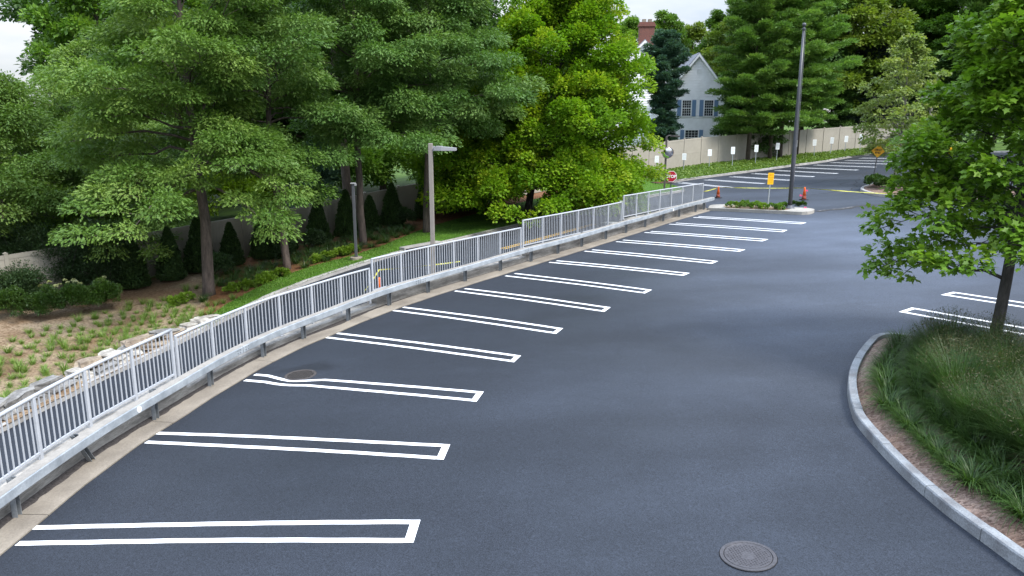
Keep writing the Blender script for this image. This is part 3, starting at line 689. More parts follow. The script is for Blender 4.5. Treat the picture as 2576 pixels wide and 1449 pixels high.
# painted stall lines, each a flat white hairpin on the asphalt
HAIR = [[(-6.95, 9.59), (-6.98, 10.0), (-1.43, 9.68), (-1.45, 9.21)], [(-6.74, 12.97), (-6.71, 13.37), (-1.21, 12.21), (-1.26, 11.73)], [(-6.05, 16.23), (-5.95, 16.6), (-0.72, 14.76), (-0.82, 14.32)], [(-4.99, 19.48), (-4.79, 19.79), (0.08, 17.09), (-0.05, 16.72)], [(-3.58, 22.12), (-3.33, 22.47), (1.22, 19.28), (1.05, 18.89)], [(-1.88, 24.39), (-1.57, 24.68), (2.73, 21.26), (2.54, 20.88)], [(-0.23, 26.45), (0.1, 26.79), (4.27, 23.21), (4.04, 22.87)], [(1.44, 28.61), (1.73, 28.86), (5.96, 25.43), (5.73, 25.15)], [(2.98, 30.66), (3.27, 30.86), (7.42, 27.26), (7.16, 26.94)], [(4.55, 32.63), (4.89, 32.97), (9.02, 29.29), (8.75, 29.0)], [(6.16, 34.8), (6.49, 35.06), (10.61, 31.38), (10.3, 31.05)], [(7.75, 37.05), (8.14, 37.34), (12.23, 33.6), (11.86, 33.12)], [(9.4, 39.02), (9.67, 39.23), (13.73, 35.42), (13.42, 35.13)]]
WORDS = ["nearest", "second", "third", "fourth", "fifth", "sixth", "seventh", "eighth", "ninth", "tenth", "eleventh", "twelfth", "thirteenth"]
def hairpin(name, label, group, c, lw, m, bend=.05, drain=None, seed=0):
    rg = np.random.default_rng(seed)
    a0, b0, b1, a1 = [np.array(p, float) for p in c]
    if np.linalg.norm(b1 - a1) > .55: b1 = a1 + (b1 - a1) * .5 / np.linalg.norm(b1 - a1)
    if np.linalg.norm(b0 - a0) < .38: b0 = a0 + (b0 - a0) * .42 / np.linalg.norm(b0 - a0)
    mb = MB(); n = 30; z = .004
    def line(p, q, sgn, wob):
        d = (q - p) / np.linalg.norm(q - p); nn = np.array([-d[1], d[0]]); ph = rg.random() * 6
        top = []
        for i in range(n + 1):
            f = i / n; r = p + (q - p) * f + nn * (wob * math.sin(f * math.pi) + .005 * math.sin(f * 7 + ph))
            if drain is not None:
                dd = np.linalg.norm(r - np.array(drain[:2])); rad = drain[2]
                if dd < rad + .45:
                    k = (1 - dd / (rad + .45)) ; r = r - nn * .28 * k
            e = .003 * math.sin(f * 40 + ph)
            l = r + nn * (lw / 2 + e) * 1; g = r - nn * (lw / 2 - e)
            top.append([(l[0], l[1], lz(*l) + z), (g[0], g[1], lz(*g) + z)])
        mb.grid(np.array(top)); return d, nn
    a0i, a1i = a0, a1
    d, nn = line(a0, a1, 1, bend); line(b0, b1, 1, bend * 1.2)
    e = (b1 - a1) / np.linalg.norm(b1 - a1); dd = (a1 - a0) / np.linalg.norm(a1 - a0)
    q = [a1 - e * lw / 2, b1 + e * lw / 2]; w_ = lw * 1.15
    quad = [q[0], q[1], q[1] + dd * w_, q[0] + dd * w_]
    mb.add([(p[0], p[1], lz(*p) + z) for p in quad], [[0, 1, 2, 3][::-1]])
    o = mb.build(name, m); tag(o, label, "parking line", group); return o
DRAIN = (-4.83, 16.41)
for i, c in enumerate(HAIR):
    lab = "fresh white double parking line, %s from the camera along the guardrail" % WORDS[i] if i else "fresh white double parking line nearest the camera along the guardrail"
    if i == 2: lab = "fresh white double parking line bending round the round storm grate"
    if i == 12: lab = "fresh white double parking line last before the flagpole island"
    hairpin("parking_line", lab, "fresh parking lines along the guardrail", c, .115, M_PAINT, bend=(.05 if i > 2 else .03), drain=(*DRAIN, .33) if i == 2 else None, seed=i)
RH = [[(13.6, 14.4), (14.0, 14.75), (10.74, 19.5), (10.3, 19.2)], [(15.6, 16.0), (16.0, 16.25), (12.66, 20.96), (12.26, 20.75)]]
for c, lab in zip(RH, ("white double parking line behind the near tree, the one closer to the planter", "white double parking line behind the near tree, the one farther from the planter")):
    hairpin("parking_line", lab, "parking lines behind the near planter", c, .115, M_PAINT, bend=0, seed=40)
FAR = [[(12.65, 58.7), (15.24, 52.72)], [(14.99, 60.0), (17.86, 54.66)], [(17.44, 61.64), (20.25, 56.15)], [(19.74, 63.49), (22.71, 58.0)], [(22.31, 65.4), (25.17, 59.65)], [(24.68, 67.36), (27.69, 61.75)], [(27.06, 69.09), (30.04, 63.64)], [(29.32, 70.98), (32.45, 65.83)], [(31.39, 72.72), (34.49, 68.0)], [(33.69, 74.86), (36.67, 70.0)]]
for i, (a, b) in enumerate(FAR):
    a, b = np.array(a), np.array(b); d = (b - a) / np.linalg.norm(b - a); nn = np.array([-d[1], d[0]]) * .34; a = a + d * .25
    lab = "worn pale double parking line under the grassy bank, %s from the stop sign" % ("first" if i == 0 else WORDS[i])
    hairpin("parking_line", lab, "worn parking lines under the grassy bank", [a, a + nn, b + nn, b], .14, M_PAINT_OLD, bend=0, seed=60 + i)
# driveway paint
def drv_band(name, label, s0, s1, d0, d1, m, cat, gaps=()):
    mb = MB(); ss = np.arange(s0, s1 + .01, .3)
    for a, b in zip(ss[:-1], ss[1:]):
        if any(g0 <= a < g1 for g0, g1 in gaps): continue
        mb.grid(np.array([[(*wall_pt(s, d), drive_z2(s, d) + .006) for d in (d0, d1)] for s in (a, b)]))
    o = mb.build(name, m); tag(o, label, cat); return o
def drive_z2(s, d): p = wall_pt(s, d); return lz(*p) - drop(s)
drv_band("centre_line", "worn double yellow line on the driveway, strip nearer the railing", 32.4, 40.3, 2.95, 3.05, M_YELLOW_PAINT, "road line")
drv_band("centre_line", "worn double yellow line on the driveway, strip nearer the lawn", 32.4, 40.3, 3.17, 3.27, M_YELLOW_PAINT, "road line")
drv_band("stop_bar", "short white stop bar across the driveway beyond the railing", 40.6, 41.3, .9, 3.0, M_PAINT, "road line")
# old pavement seam between the fresh lot and the road beyond
def seam(name, pts, w, m, zoff=.005, wob=.06):
    Q = catmull(pts, .12); T_ = unit(np.gradient(Q, axis=0)); G = []
    for i, (q, t) in enumerate(zip(Q, T_)):
        n_ = np.array([-t[1], t[0]]); a = w * (1 + .5 * math.sin(i * .7) * math.sin(i * .23)); c_ = q + n_ * wob * math.sin(i * .31)
        l, r = c_ + n_ * a / 2, c_ - n_ * a / 2; G.append([(l[0], l[1], lz(*l) + zoff), (r[0], r[1], lz(*r) + zoff)])
    mb = MB(); mb.grid(np.array(G)); o = mb.build(name, m); o["kind"] = "structure"
M_SEAM = mat("worn seam", (0.030, 0.031, 0.034), rough=.9, fine=.5, fscale=18)
M_SEAM_PALE = mat("pale seam grit", (0.20, 0.19, 0.18), rough=.9, col2=(0.06, 0.06, 0.065), vscale=6, thr=(.5, .6))
M_CRACK = mat("crack filler", (0.022, 0.023, 0.026), rough=.8)
seam("pavement_seam", [(15.7, 38.9), (17.2, 39.4), (18.8, 40.2), (20.4, 40.6), (22.5, 41.4)], .42, M_SEAM)
seam("pavement_seam", [(15.8, 39.05), (17.1, 39.55), (18.2, 40.1)], .14, M_SEAM_PALE, .009)
for pts in ([(16.5, 49), (19, 51.5), (22, 54), (25.5, 57.5)], [(17.5, 46), (21.5, 48.2), (24, 53), (28, 60)], [(22.1, 50.9), (22.8, 52.4), (23.5, 52.9)]):
    seam("asphalt_crack", pts, .06, M_CRACK, .007, .1)
for pts in ([(20, 46), (21.8, 46.9), (23.5, 47.5)],): seam("asphalt_crack", pts, .03, M_CRACK, .006, .03)

# ------------------------------------------------------------------ near planter on the right
KF = [(9.3, 16.75), (8.79, 17.0), (8.37, 16.85), (7.69, 15.98), (7.04, 14.97), (6.53, 13.96), (6.1, 12.8), (5.92, 11.95), (5.81, 10.46), (5.81, 9.43), (5.89, 8.6), (6.05, 7.5), (6.5, 5.5), (7.3, 3.0)]
KB = [(9.3, 16.75), (9.75, 16.2), (10.46, 15.25), (12.0, 13.0), (14.0, 10.2), (16, 7.5)]
kerb("kerb", "curved granite kerb round the near planter, front stones", KF, lz, M_GRANITE, w=.155, h=.17, stone=1.35)
kerb("kerb", "straight granite kerb behind the grasses of the near planter", KB[::-1], lz, M_GRANITE, w=.16, h=.16, stone=1.8)
kf = catmull(KF, .3); kb = catmull(KB, .3); n_ = 40
rs = lambda Q: np.stack([np.interp(np.linspace(0, len(Q) - 1, n_), np.arange(len(Q)), Q[:, a]) for a in range(2)], 1)
A_, B_ = rs(kf), rs(kb)
G = []
for a, b in zip(A_, B_):
    row = []
    for q in np.linspace(.0, 1, 14):
        p = a + (b - a) * q; L_ = np.linalg.norm(b - a); e = min(q, 1 - q) * L_
        k = np.clip(e / .18, 0, 1)
        row.append((p[0], p[1], lz(*p) + .12 * k + .10 * min(1, e / 1.5) - .02 + rng.normal() * .006))
    G.append(row)
mb = MB(); mb.grid(np.array(G)); o = mb.build("planter_mulch", M_MULCH_PINK, smooth=True); o["kind"] = "structure"
# ------------------------------------------------------------------ flagpole island
ISL = [(10.75, 41.35), (12.03, 40.3), (13.72, 38.75), (14.6, 37.98), (15.1, 38.1), (15.5, 38.65), (15.45, 39.25), (15.05, 39.75), (13.91, 41.17), (12.6, 42.3), (11.3, 42.6)]
isl_q = catmull(ISL + [ISL[0]], .25)
def outline_mesh(name, Q, z0, z1, m, shrink=0.0):
    Q = np.asarray(Q)[:-1]; c = Q.mean(0); P = Q + (c - Q) * shrink
    mb = MB(); n = len(P); mb.add([(x, y, lz(x, y) + z0) for x, y in P] + [(x, y, lz(x, y) + z1) for x, y in P], [list(range(n, 2 * n))] + [[i, (i + 1) % n, n + (i + 1) % n, n + i] for i in range(n)])
    return mb.build(name, m)
M_ISL_TOP = mat("island concrete", (0.36, 0.34, 0.305), rough=.9, fine=.12, fscale=20, var=.2, vscale=1.5)
o = tag(outline_mesh("traffic_island", isl_q, -.05, .16, M_ISL_TOP), "low pale concrete island round the dark flagpole", "traffic island")
mb = MB(); pl = [(11.6, 40.9), (13.2, 39.5), (14.0, 38.9), (14.45, 39.2), (14.5, 39.9), (13.6, 40.9), (12.5, 41.9), (11.7, 41.9)]
mb.add([(x, y, lz(x, y) + .165) for x, y in pl], [list(range(len(pl)))]); mb.build("soil_bed", M_MULCH, o)
# ------------------------------------------------------------------ far island at the dead end sign
FI = [(24.4, 50.6), (23.4, 49.6), (22.68, 48.75), (22.05, 47.95), (21.55, 46.9), (21.25, 45.8), (21.15, 44.6), (21.4, 43.4), (22.4, 41.5), (25, 38.5), (29, 34)]
kerb("kerb", "curved granite kerb of the far island below the dead end sign", FI, lz, M_GRANITE_FAR, w=.18, h=.17, stone=1.6)
fq = catmull(FI, .4); G = []
for q, i in zip(fq, range(len(fq))):
    e = np.array([25.6, 50.2]) + (np.array([31.5, 37.]) - np.array([25.6, 50.2])) * i / (len(fq) - 1)
    G.append([(*(q + (e - q) * w), lz(*(q + (e - q) * w)) + (.10 if w > 0 else .05) + .12 * min(1, w * 4)) for w in np.linspace(0.02, 1, 8)])
mb = MB(); mb.grid(np.array(G)); o = mb.build("planter_mulch", M_MULCH_PINK, smooth=True); o["kind"] = "structure"

# ------------------------------------------------------------------ retaining wall, railings, guardrail
SEC = [(-4.0, 14.78, .92, 1.23), (14.82, 22.40, 1.05, 1.14), (22.44, 30.26, 1.41, 1.49), (30.30, 38.15, 1.76, 1.82), (38.20, 47.22, 2.09, 2.10)]
def sec_top(s):
    for a, b, z0, z1 in SEC:
        if s <= b + .02: return z0 + (z1 - z0) * (s - a) / (b - a)
    return SEC[-1][3]
wall = thing("retaining_wall", "weathered grey concrete retaining wall behind the guardrail, stepping up under the railings", "wall", (0, 0, 0))
for a, b, z0, z1 in SEC:
    mb = MB(); ss = np.linspace(a - .02 if a > 0 else a, b + .02, int((b - a) / .35)); rows = []
    for i, s in enumerate(ss):
        zt = z0 + (z1 - z0) * (s - a) / (b - a) - 1.12
        p, q = wall_pt(s, .22), wall_pt(s, .62); zb = lz(*q) - drop(min(s, 47)) - .15
        wob = .006 * math.sin(s * 9)
        rows.append([(p[0], p[1], lz(*p) - .1), (p[0], p[1], zt - .03 + wob), (*wall_pt(s, .245), zt + wob), (*wall_pt(s, .595), zt + wob), (q[0], q[1], zt - .03), (q[0], q[1], min(zb, lz(*p) - .1))])
    mb.grid(np.array(rows)); n = len(rows); mb.f += [[0, 1, 2, 3, 4, 5], [(n - 1) * 6 + j for j in range(6)][::-1]]
    mb.build("wall_section", M_CONC, wall)
RAIL_LAB = ["grey steel railing section nearest the camera, on the left edge above the loose stones", "long grey railing section beside the lawn tip, second from the camera", "grey railing section in front of the beige lamp post and drain inlet", "grey railing section below the yellow green maple", "grey railing section at the far end, in front of the stop sign"]
for (a, b, z0, z1), lab in zip(SEC, RAIL_LAB):
    c = wall_pt((a + b) / 2, .42); zc = sec_top((a + b) / 2) - 1.12
    t = thing("railing", lab, "railing", (c[0], c[1], zc), 0, "grey railing sections on the wall")
    P = lambda s, dz: (wall_pt(s, .42)[0] - c[0], wall_pt(s, .42)[1] - c[1], z0 + (z1 - z0) * (s - a) / (b - a) + dz - zc)
    ss = np.linspace(a + .03, b - .03, max(4, int((b - a) / .4)))
    mb = MB(); mb.tube([P(s, -.03) for s in ss], .031, 10); mb.build("top_rail", M_RAIL, t, smooth=True)
    mb = MB(); rows = [(*wall_pt(s, .42), z0 + (z1 - z0) * (s - a) / (b - a) - 1.0) for s in ss]
    rows = [(x - c[0], y - c[1], z - zc, *(wall_pt(s, 1.42) - wall_pt(s, .42))) for (x, y, z), s in zip(rows, ss)]
    sweep(mb, rows, [(-.017, -.02), (.017, -.02), (.017, .02), (-.017, .02)]); mb.build("bottom_rail", M_RAIL, t)
    nb = max(2, round((b - a) / 1.27)); ps = np.linspace(a + .05, b - .05, nb + 1)
    for s in ps:
        d = wall_dir(s); rz = math.atan2(d[1], d[0]); p = P(s, 0)
        mb = MB(); zt = p[2] - .05; mb.box((p[0], p[1], (zt - .0) / 2), (.065, .05, zt), rz, bev=.006); mb.box((p[0], p[1], .008), (.13, .12, .016), rz)
        mb.build("post", M_RAIL, t)
    for s0, s1 in zip(ps[:-1], ps[1:]):
        mb = MB(); k = max(5, round((s1 - s0) / .122))
        for s in np.linspace(s0, s1, k + 1)[1:-1]:
            d = wall_dir(s); p0, p1 = P(s, -.99), P(s, -.05)
            mb.box((p0[0], p0[1], (p0[2] + p1[2]) / 2), (.019, .019, p1[2] - p0[2]), math.atan2(d[1], d[0]))
        mb.build("baluster_panel", M_RAIL, t)
M_DUST = mat("road dust on steel", (.31, .29, .26), rough=.8, col2=(.24, .225, .205), vscale=3, fine=.1, fscale=20)
gr = thing("guardrail", "long galvanized box beam guardrail on steel posts curving along the parking row", "guardrail", (0, 0, 0))
bj = [-4, 1.1, 8.7, 16.35, 24.0, 29.9, 37.5, 43.2, 47.4]
for a, b in zip(bj[:-1], bj[1:]):
    mb = MB(); ss = np.linspace(a + .008, b - .008, max(3, int((b - a) / .3)))
    rows = [(*wall_pt(s, 0), lz(*wall_pt(s, 0)) + .012 * math.sin(s * .9), *(wall_pt(s, 1) - wall_pt(s, 0))) for s in ss]
    sweep(mb, rows, [(-.20, .51), (-.19, .495), (-.01, .495), (0, .51), (0, .645), (-.01, .66), (-.19, .66), (-.20, .645)])
    bm = mb.build("beam", M_GALV, gr)
    if a > 0:
        mb = MB()
        for sx in (-.21, -.11, .11, .21):
            for zz in (.545, .61):
                p = wall_pt(a + sx, -.203); d = wall_dir(a + sx); mb.box((p[0], p[1], lz(*p) + zz + .012 * math.sin(a * .9)), (.034, .016, .034), math.atan2(d[1], d[0]), bev=.005)
        mb.build("splice_bolts", M_GALV_TOP, bm)
    mb = MB(); mb.grid(np.array([[(r[0] + r[3] * o_, r[1] + r[4] * o_, r[2] + .6625) for o_ in (-.186, -.014)] for r in rows])); mb.build("dusty_top", M_DUST, bm)
POST_S = [1.9 * k - .02 + s0 for k, s0 in zip(range(0, 26), [0.5] * 26)]
feet = np.array([(-7.36, 10.35), (-7.29, 12.22), (-6.98, 13.94), (-6.61, 15.82), (-6.17, 17.84), (-5.43, 19.29), (-4.69, 21.05), (-3.75, 22.6), (-2.69, 24.16), (-1.55, 25.68), (-0.38, 27.2), (0.77, 28.72), (1.88, 30.09), (3.01, 31.58), (4.19, 33.12), (5.33, 34.7), (6.46, 36.19), (7.64, 37.82), (8.77, 39.26), (9.93, 40.76), (10.62, 41.58)])
for k in range(-4, len(feet)):
    s = near_s(*feet[k]) if k >= 0 else near_s(*feet[0]) + 1.9 * k
    d = wall_dir(s); rz = math.atan2(d[1], d[0]); p = wall_pt(s, .05); z = lz(*p)
    mb = MB(); R_ = Matrix.Rotation(rz, 3, 'Z')
    lean = -.34 if k == 1 else 0.0                                  # one post has been knocked over
    Sh = Matrix(((1, 0, lean / .6), (0, 1, 0), (0, 0, 1)))
    hh = .665
    for c_, sz in (((0, .04, hh / 2), (.10, .008, hh)), ((-.046, 0, hh / 2), (.008, .085, hh)), ((.046, -.0, hh / 2), (.008, .085, hh))):   # C channel open to the lot
        q = MB(); q.box(c_, sz); mb.add([R_ @ (Sh @ Vector(v)) for v in q.v], q.f)
    q = MB(); q.box((0, -.01, .008), (.17, .16, .016)); mb.add([R_ @ Vector(v) for v in q.v], q.f)
    mb.v = [(x + p[0], y + p[1], zz + z) for x, y, zz in mb.v]
    mb.build("post", M_GALV_TOP, gr)
for s in (12.75, 42.4):
    p = wall_pt(s, -.2045); n_ = wall_pt(s, -1) - wall_pt(s, 0); mb = MB()
    mb.lathe([(.06, 0), (.06, .004)], 20); R_ = rot_to((n_[0], n_[1], 0))
    mb.v = [tuple(R_ @ Vector(v) + Vector((p[0], p[1], lz(*p) + .56))) for v in mb.v]; mb.build("reflector", M_SIGN_WHITE, gr)

# ------------------------------------------------------------------ dry stone wall along the left kerb
sw = thing("stone_wall", "low tumbled dry stone wall of tan and white rocks behind the left railing", "stone wall", (0, 0, 0))
def rock(c, size, rz, m, rg):
    bm_ = MB(); n = 6; vs = []
    import bmesh as BM
    b = BM.new(); BM.ops.create_cube(b, size=1.0); BM.ops.subdivide_edges(b, edges=b.edges[:], cuts=2, use_grid_fill=True)
    ph = rg.uniform(0, 9, 6)
    for v in b.verts:
        p = np.array(v.co); l = np.linalg.norm(p); p = p * (1 - .32 * max(0, l - .55))
        p += .07 * np.sin(p[[1, 2, 0]] * 6 + ph[:3]) + .05 * np.sin(p[[2, 0, 1]] * 11 + ph[3:]) + rg.normal(size=3) * .018
        v.co = p * np.array(size)
    me = bpy.data.meshes.new("stone"); b.to_mesh(me); b.free(); me.materials.append(m)
    o = obj("stone", me, sw, tuple(c), rz); o.rotation_euler = (rg.normal() * .08, rg.normal() * .08, rz); return o
rg = np.random.default_rng(5); u = 3.3; cnt = 0
while u < 8.35 and cnt < 84:
    L_ = rg.uniform(.28, .75) * (1.35 if rg.random() < .25 else 1); p = loft_pt(u, 0); q = loft_pt(u + .05, 0); d = q - p; seglen = np.linalg.norm((loft_pt(min(u + .5, 8.5), 0) - p)[:2]) / .5
    ang = math.atan2(d[1], d[0]); n_ = np.array([-math.sin(ang), math.cos(ang)])
    hgt = np.interp(u, [3, 6.3, 7.4, 8.4], [.46, .40, .28, .16])
    for lay in range(2 if hgt > .3 else 1):
        off = .50 + .13 * lay + rg.normal() * .05; h = hgt * rg.uniform(.42, .62) * (1 if hgt > .3 else 1.4)
        k = 0 if rg.random() < .35 else (1 if rg.random() < .4 else 2)
        rock((p[0] + n_[0] * off + math.cos(ang) * L_ / 2 * (1 if lay == 0 else .3), p[1] + n_[1] * off + math.sin(ang) * L_ / 2 * (1 if lay == 0 else .3), p[2] + h * (.40 + .86 * lay)), (L_ * rg.uniform(.9, 1.1), rg.uniform(.32, .55), h), ang + rg.normal() * .12, M_STONE[k], rg); cnt += 1
    u += L_ * .93 / seglen

# ------------------------------------------------------------------ tan vinyl privacy fences
def fence(label, pts, hts, pw=2.42):
    P = np.array(pts, float); S_ = np.r_[0, np.cumsum(np.linalg.norm(np.diff(P[:, :2], axis=0), axis=1))]
    t = thing("privacy_fence", label, "fence", tuple(P[0]), 0); n = max(2, round(S_[-1] / pw)); ss = np.linspace(0, S_[-1], n + 1)
    at = lambda s: np.array([np.interp(s, S_, P[:, a]) for a in range(3)] + [np.interp(s, S_, hts)])
    for s in ss:
        p = at(s); d = at(min(s + .1, S_[-1])) - at(max(s - .1, 0)); rz = math.atan2(d[1], d[0]); o_ = p[:3] - P[0]
        mb = MB(); h = p[3] + .06; mb.box((0, 0, h / 2 - .1), (.13, .13, h + .2)); mb.add([(-.08, -.08, h), (.08, -.08, h), (.08, .08, h), (-.08, .08, h), (0, 0, h + .06)], [[0, 1, 4], [1, 2, 4], [2, 3, 4], [3, 0, 4], [0, 3, 2, 1]])
        mb.build("fence_post", M_VINYL, t, tuple(o_), rz)
    for a, b in zip(ss[:-1], ss[1:]):
        p, q = at(a), at(b); d = q[:2] - p[:2]; L_ = np.linalg.norm(d); e = d / L_; nn = np.array([-e[1], e[0]]); mb = MB()
        # world plane, boards follow the slope of the ground
        def slab(f0, f1, z0, z1, dp):
            vs = []
            for f in (f0, f1):
                base = p[:3] + (q[:3] - p[:3]) * f; h = p[3] + (q[3] - p[3]) * f
                for zz in (z0(h), z1(h)):
                    for sg in (-1, 1): vs.append((base[0] + nn[0] * dp * sg - P[0][0], base[1] + nn[1] * dp * sg - P[0][1], base[2] + zz - P[0][2]))
            mb.add(vs, [[0, 1, 3, 2], [4, 6, 7, 5], [0, 4, 5, 1], [2, 3, 7, 6], [0, 2, 6, 4], [1, 5, 7, 3]])
        m0, m1 = .06 / L_, 1 - .06 / L_
        slab(m0, m1, lambda h: .04, lambda h: .18, .028); slab(m0, m1, lambda h: h - .16, lambda h: h, .03); slab(m0, m1, lambda h: h * .5 - .06, lambda h: h * .5 + .07, .028)
        nbd = 14
        for i in range(nbd):
            f0 = m0 + (m1 - m0) * i / nbd + .004 / L_; f1 = m0 + (m1 - m0) * (i + 1) / nbd - .004 / L_
            slab(f0, f1, lambda h: .17, lambda h: h * .5 - .05, .017); slab(f0, f1, lambda h: h * .5 + .06, lambda h: h - .15, .017)
        slab(m0, m1, lambda h: .15, lambda h: h - .1, .008)
        mb.build("fence_panel", M_VINYL, t)
i0, i1, i2 = 2, 22, 34
fence("tan vinyl privacy fence climbing the slope behind the arborvitae and oaks", [(*FENCE[i], FZ[i]) for i in range(i0, i1 + 1)], [1.9] * 14 + [1.95, 2.05, 2.2, 2.3, 2.4, 2.45, 2.5][: i1 + 1 - i0 - 14])
fence("tan vinyl privacy fence along the grassy bank behind the white parking signs", [(*FENCE[i], FZ[i]) for i in range(i1, i2 + 1)], list(np.linspace(2.5, 2.4, i2 + 1 - i1)))

# ------------------------------------------------------------------ lamp posts, flagpole
def shoebox(mb_h, mb_l, x0, L_, z, w=.36, h=.13):
    mb_h.add([(x0, -w * .30, z - h * .5), (x0, w * .30, z - h * .5), (x0, w * .30, z + h * .45), (x0, -w * .30, z + h * .45),
              (x0 + L_ * .35, -w / 2, z - h * .5), (x0 + L_ * .35, w / 2, z - h * .5), (x0 + L_ * .35, w / 2, z + h * .5), (x0 + L_ * .35, -w / 2, z + h * .5),
              (x0 + L_, -w / 2, z - h * .5), (x0 + L_, w / 2, z - h * .5), (x0 + L_, w / 2, z + h * .18), (x0 + L_, -w / 2, z + h * .18)],
             [[0, 3, 2, 1], [8, 9, 10, 11], [0, 1, 5, 4], [4, 5, 9, 8], [3, 7, 6, 2], [7, 11, 10, 6], [0, 4, 7, 3], [4, 8, 11, 7], [1, 2, 6, 5], [5, 6, 10, 9]])
    for i in range(6): mb_h.box((x0 + .08 + i * .035, 0, z + h * .5 + .006), (.012, w * .55, .03))
    mb_l.box((x0 + L_ * .62, 0, z - h * .5 - .012), (L_ * .62, w * .8, .02), bev=.004)
def lamp(label, loc, H, head, rz, pole_m, w=.15, L_=.72, name="lamp_post", base=True):
    t = thing(name, label, "lamp post", loc, rz)
    mb = MB(); mb.box((0, 0, H / 2 - .1), (w, w, H + .2), bev=.012); mb.build("pole", pole_m, t)
    mb = MB(); mb.box((0, 0, .03), (w * 2.1, w * 2.1, .06), bev=.01); mb.build("base_plate", pole_m, t)
    if head:
        mb = MB(); ml = MB(); mb.box((w / 2 + .035, 0, H - .17), (.07, .09, .16)); shoebox(mb, ml, w / 2 + .06, L_, H - .17); h = mb.build("lamp_head", M_LAMP_GREY, t); ml.build("lens", M_LAMP_DARK, h)
    return t
p = wall_pt(25.72, .80); lamp("square beige lamp post with a grey shoebox head behind the railing", (p[0], p[1], lz(*p) - .05), 4.86, True, math.radians(-4), M_POLE_BEIGE, .14)
t = thing("bollard_post", "tall slim grey square post without a lamp head, on a pale footing by the lawn", "post", (-6.55, 31.3, gz(-6.55, 31.3)))
mb = MB(); mb.lathe([(.26, -.1), (.26, .09), (.24, .1)], 20); mb.build("footing", M_APRON, t)
mb = MB(); mb.box((0, 0, 1.62), (.115, .115, 3.05), bev=.01); mb.build("pole", mat("grey post paint", (.07, .073, .082), rough=.5, fine=.1, fscale=6), t)
mb = MB(); mb.box((0, 0, 3.17), (.2, .2, .05), bev=.01); mb.box((.06, 0, 3.12), (.16, .1, .08)); mb.build("cap", M_LAMP_GREY, t)
t = thing("flagpole", "tall tapering dark flagpole with a ball top on the concrete island", "flagpole", (14.93, 41.09 - 1.6, 0))
t.location = (14.55, 39.55, lz(14.55, 39.55) + .15)
mb = MB(); mb.tube([(0, 0, 0), (0, 0, 2.5), (0, 0, 5.5), (0, 0, 8.95)], [.108, .104, .088, .058], 18); mb.build("pole", M_POLE_DARK, t, smooth=True)
mb = MB(); mb.lathe([(.28, 0), (.27, .02), (.18, .07), (.13, .16), (.112, .17)], 24); mb.build("collar", M_POLE_DARK, t, smooth=True)
mb = MB(); mb.lathe([(.062, 8.9), (.10, 8.92), (.10, 8.98), (.05, 9.0), (.03, 9.06)], 18); mb.build("truck", M_POLE_DARK, t)
mb = MB(); mb.lathe([(.005, 9.05)] + [(.10 * math.sin(a), 9.15 - .10 * math.cos(a)) for a in np.linspace(.15, math.pi - .1, 12)], 20); mb.build("ball", M_POLE_DARK, t, smooth=True)
mb = MB(); mb.tube([(.10, -.03, 1.4), (.115, -.04, 5), (.09, -.03, 8.92)], .007, 5); mb.build("halyard", mat("grey halyard rope", (.25, .25, .27), rough=.8), t)
# ------------------------------------------------------------------ mirror post with lamp, stop sign
mx, my = 10.46, 52.1
t = thing("lamp_post", "thin bronze lamp post carrying the round traffic mirror at the lawn corner", "lamp post", (mx, my, gz(mx, my)), math.radians(-12))
M_BRONZE = mat("bronze paint", (.085, .075, .072), rough=.5, fine=.1, fscale=8)
mb = MB(); mb.box((0, 0, 1.75), (.13, .13, 3.7), bev=.01); mb.build("pole", M_BRONZE, t)
mb = MB(); ml = MB(); mb.tube([(0, 0, 3.55), (.12, 0, 3.66), (.3, 0, 3.66)], .045, 8); shoebox(mb, ml, .26, .62, 3.64, .3, .1); h = mb.build("lamp_head", M_BRONZE, t); ml.build("lens", M_LAMP_DARK, h)
t = thing("traffic_mirror", "round convex traffic mirror clamped to the thin bronze lamp post", "mirror", (mx + .10, my - .22, gz(mx, my) + 2.52))
Rm = rot_to((.16, -1, -.34)); mb = MB(); prof = [(.36 * math.sin(a), .62 * (math.cos(a) - math.cos(.62))) for a in np.linspace(.62, .02, 9)]
prof = [(.385 * k, .16 * (1 - k * k)) for k in np.linspace(1, .01, 10)]
mb.lathe(prof, 32); mb.v = [tuple(Rm @ Vector(v)) for v in mb.v]; mb.build("mirror_face", M_MIRROR, t, smooth=True)
mb = MB(); mb.lathe([(.37, -.05), (.405, -.03), (.41, .015), (.388, .02), (.38, -.01)], 32); mb.v = [tuple(Rm @ Vector(v)) for v in mb.v]; mb.build("rim", M_MIRROR_RIM, t)
mb = MB(); mb.box((-.02, .11, -.02), (.06, .2, .1)); mb.build("bracket", M_POST_GREY, t)
def octagon(r): return [(r / math.cos(math.pi / 8) * math.cos(math.pi / 8 + k * math.pi / 4), r / math.cos(math.pi / 8) * math.sin(math.pi / 8 + k * math.pi / 4)) for k in range(8)]
FACE = Matrix(((1, 0, 0), (0, 0, -1), (0, 1, 0)))                   # text plane to a board facing -Y
s0 = (9.12, 43.6); base = (s0[0], s0[1], lz(*s0))
t = thing("stop_sign", "red octagonal stop sign on a dark post behind the railing's far end", "road sign", base, math.radians(-4))
mb = MB(); mb.box((0, .03, .95), (.06, .05, 2.1), bev=.004); mb.build("post", M_POLE_DARK, t)
mb = MB(); mb.prism(octagon(.305), -.004, .004, FACE); mb.v = [(x, y, z + 1.78) for x, y, z in mb.v]; bd = mb.build("border", M_SIGN_WHITE, t)
mb = MB(); mb.prism(octagon(.285), .0042, .008, FACE); mb.v = [(x, y, z + 1.78) for x, y, z in mb.v]; mb.build("face", M_SIGN_RED, t)
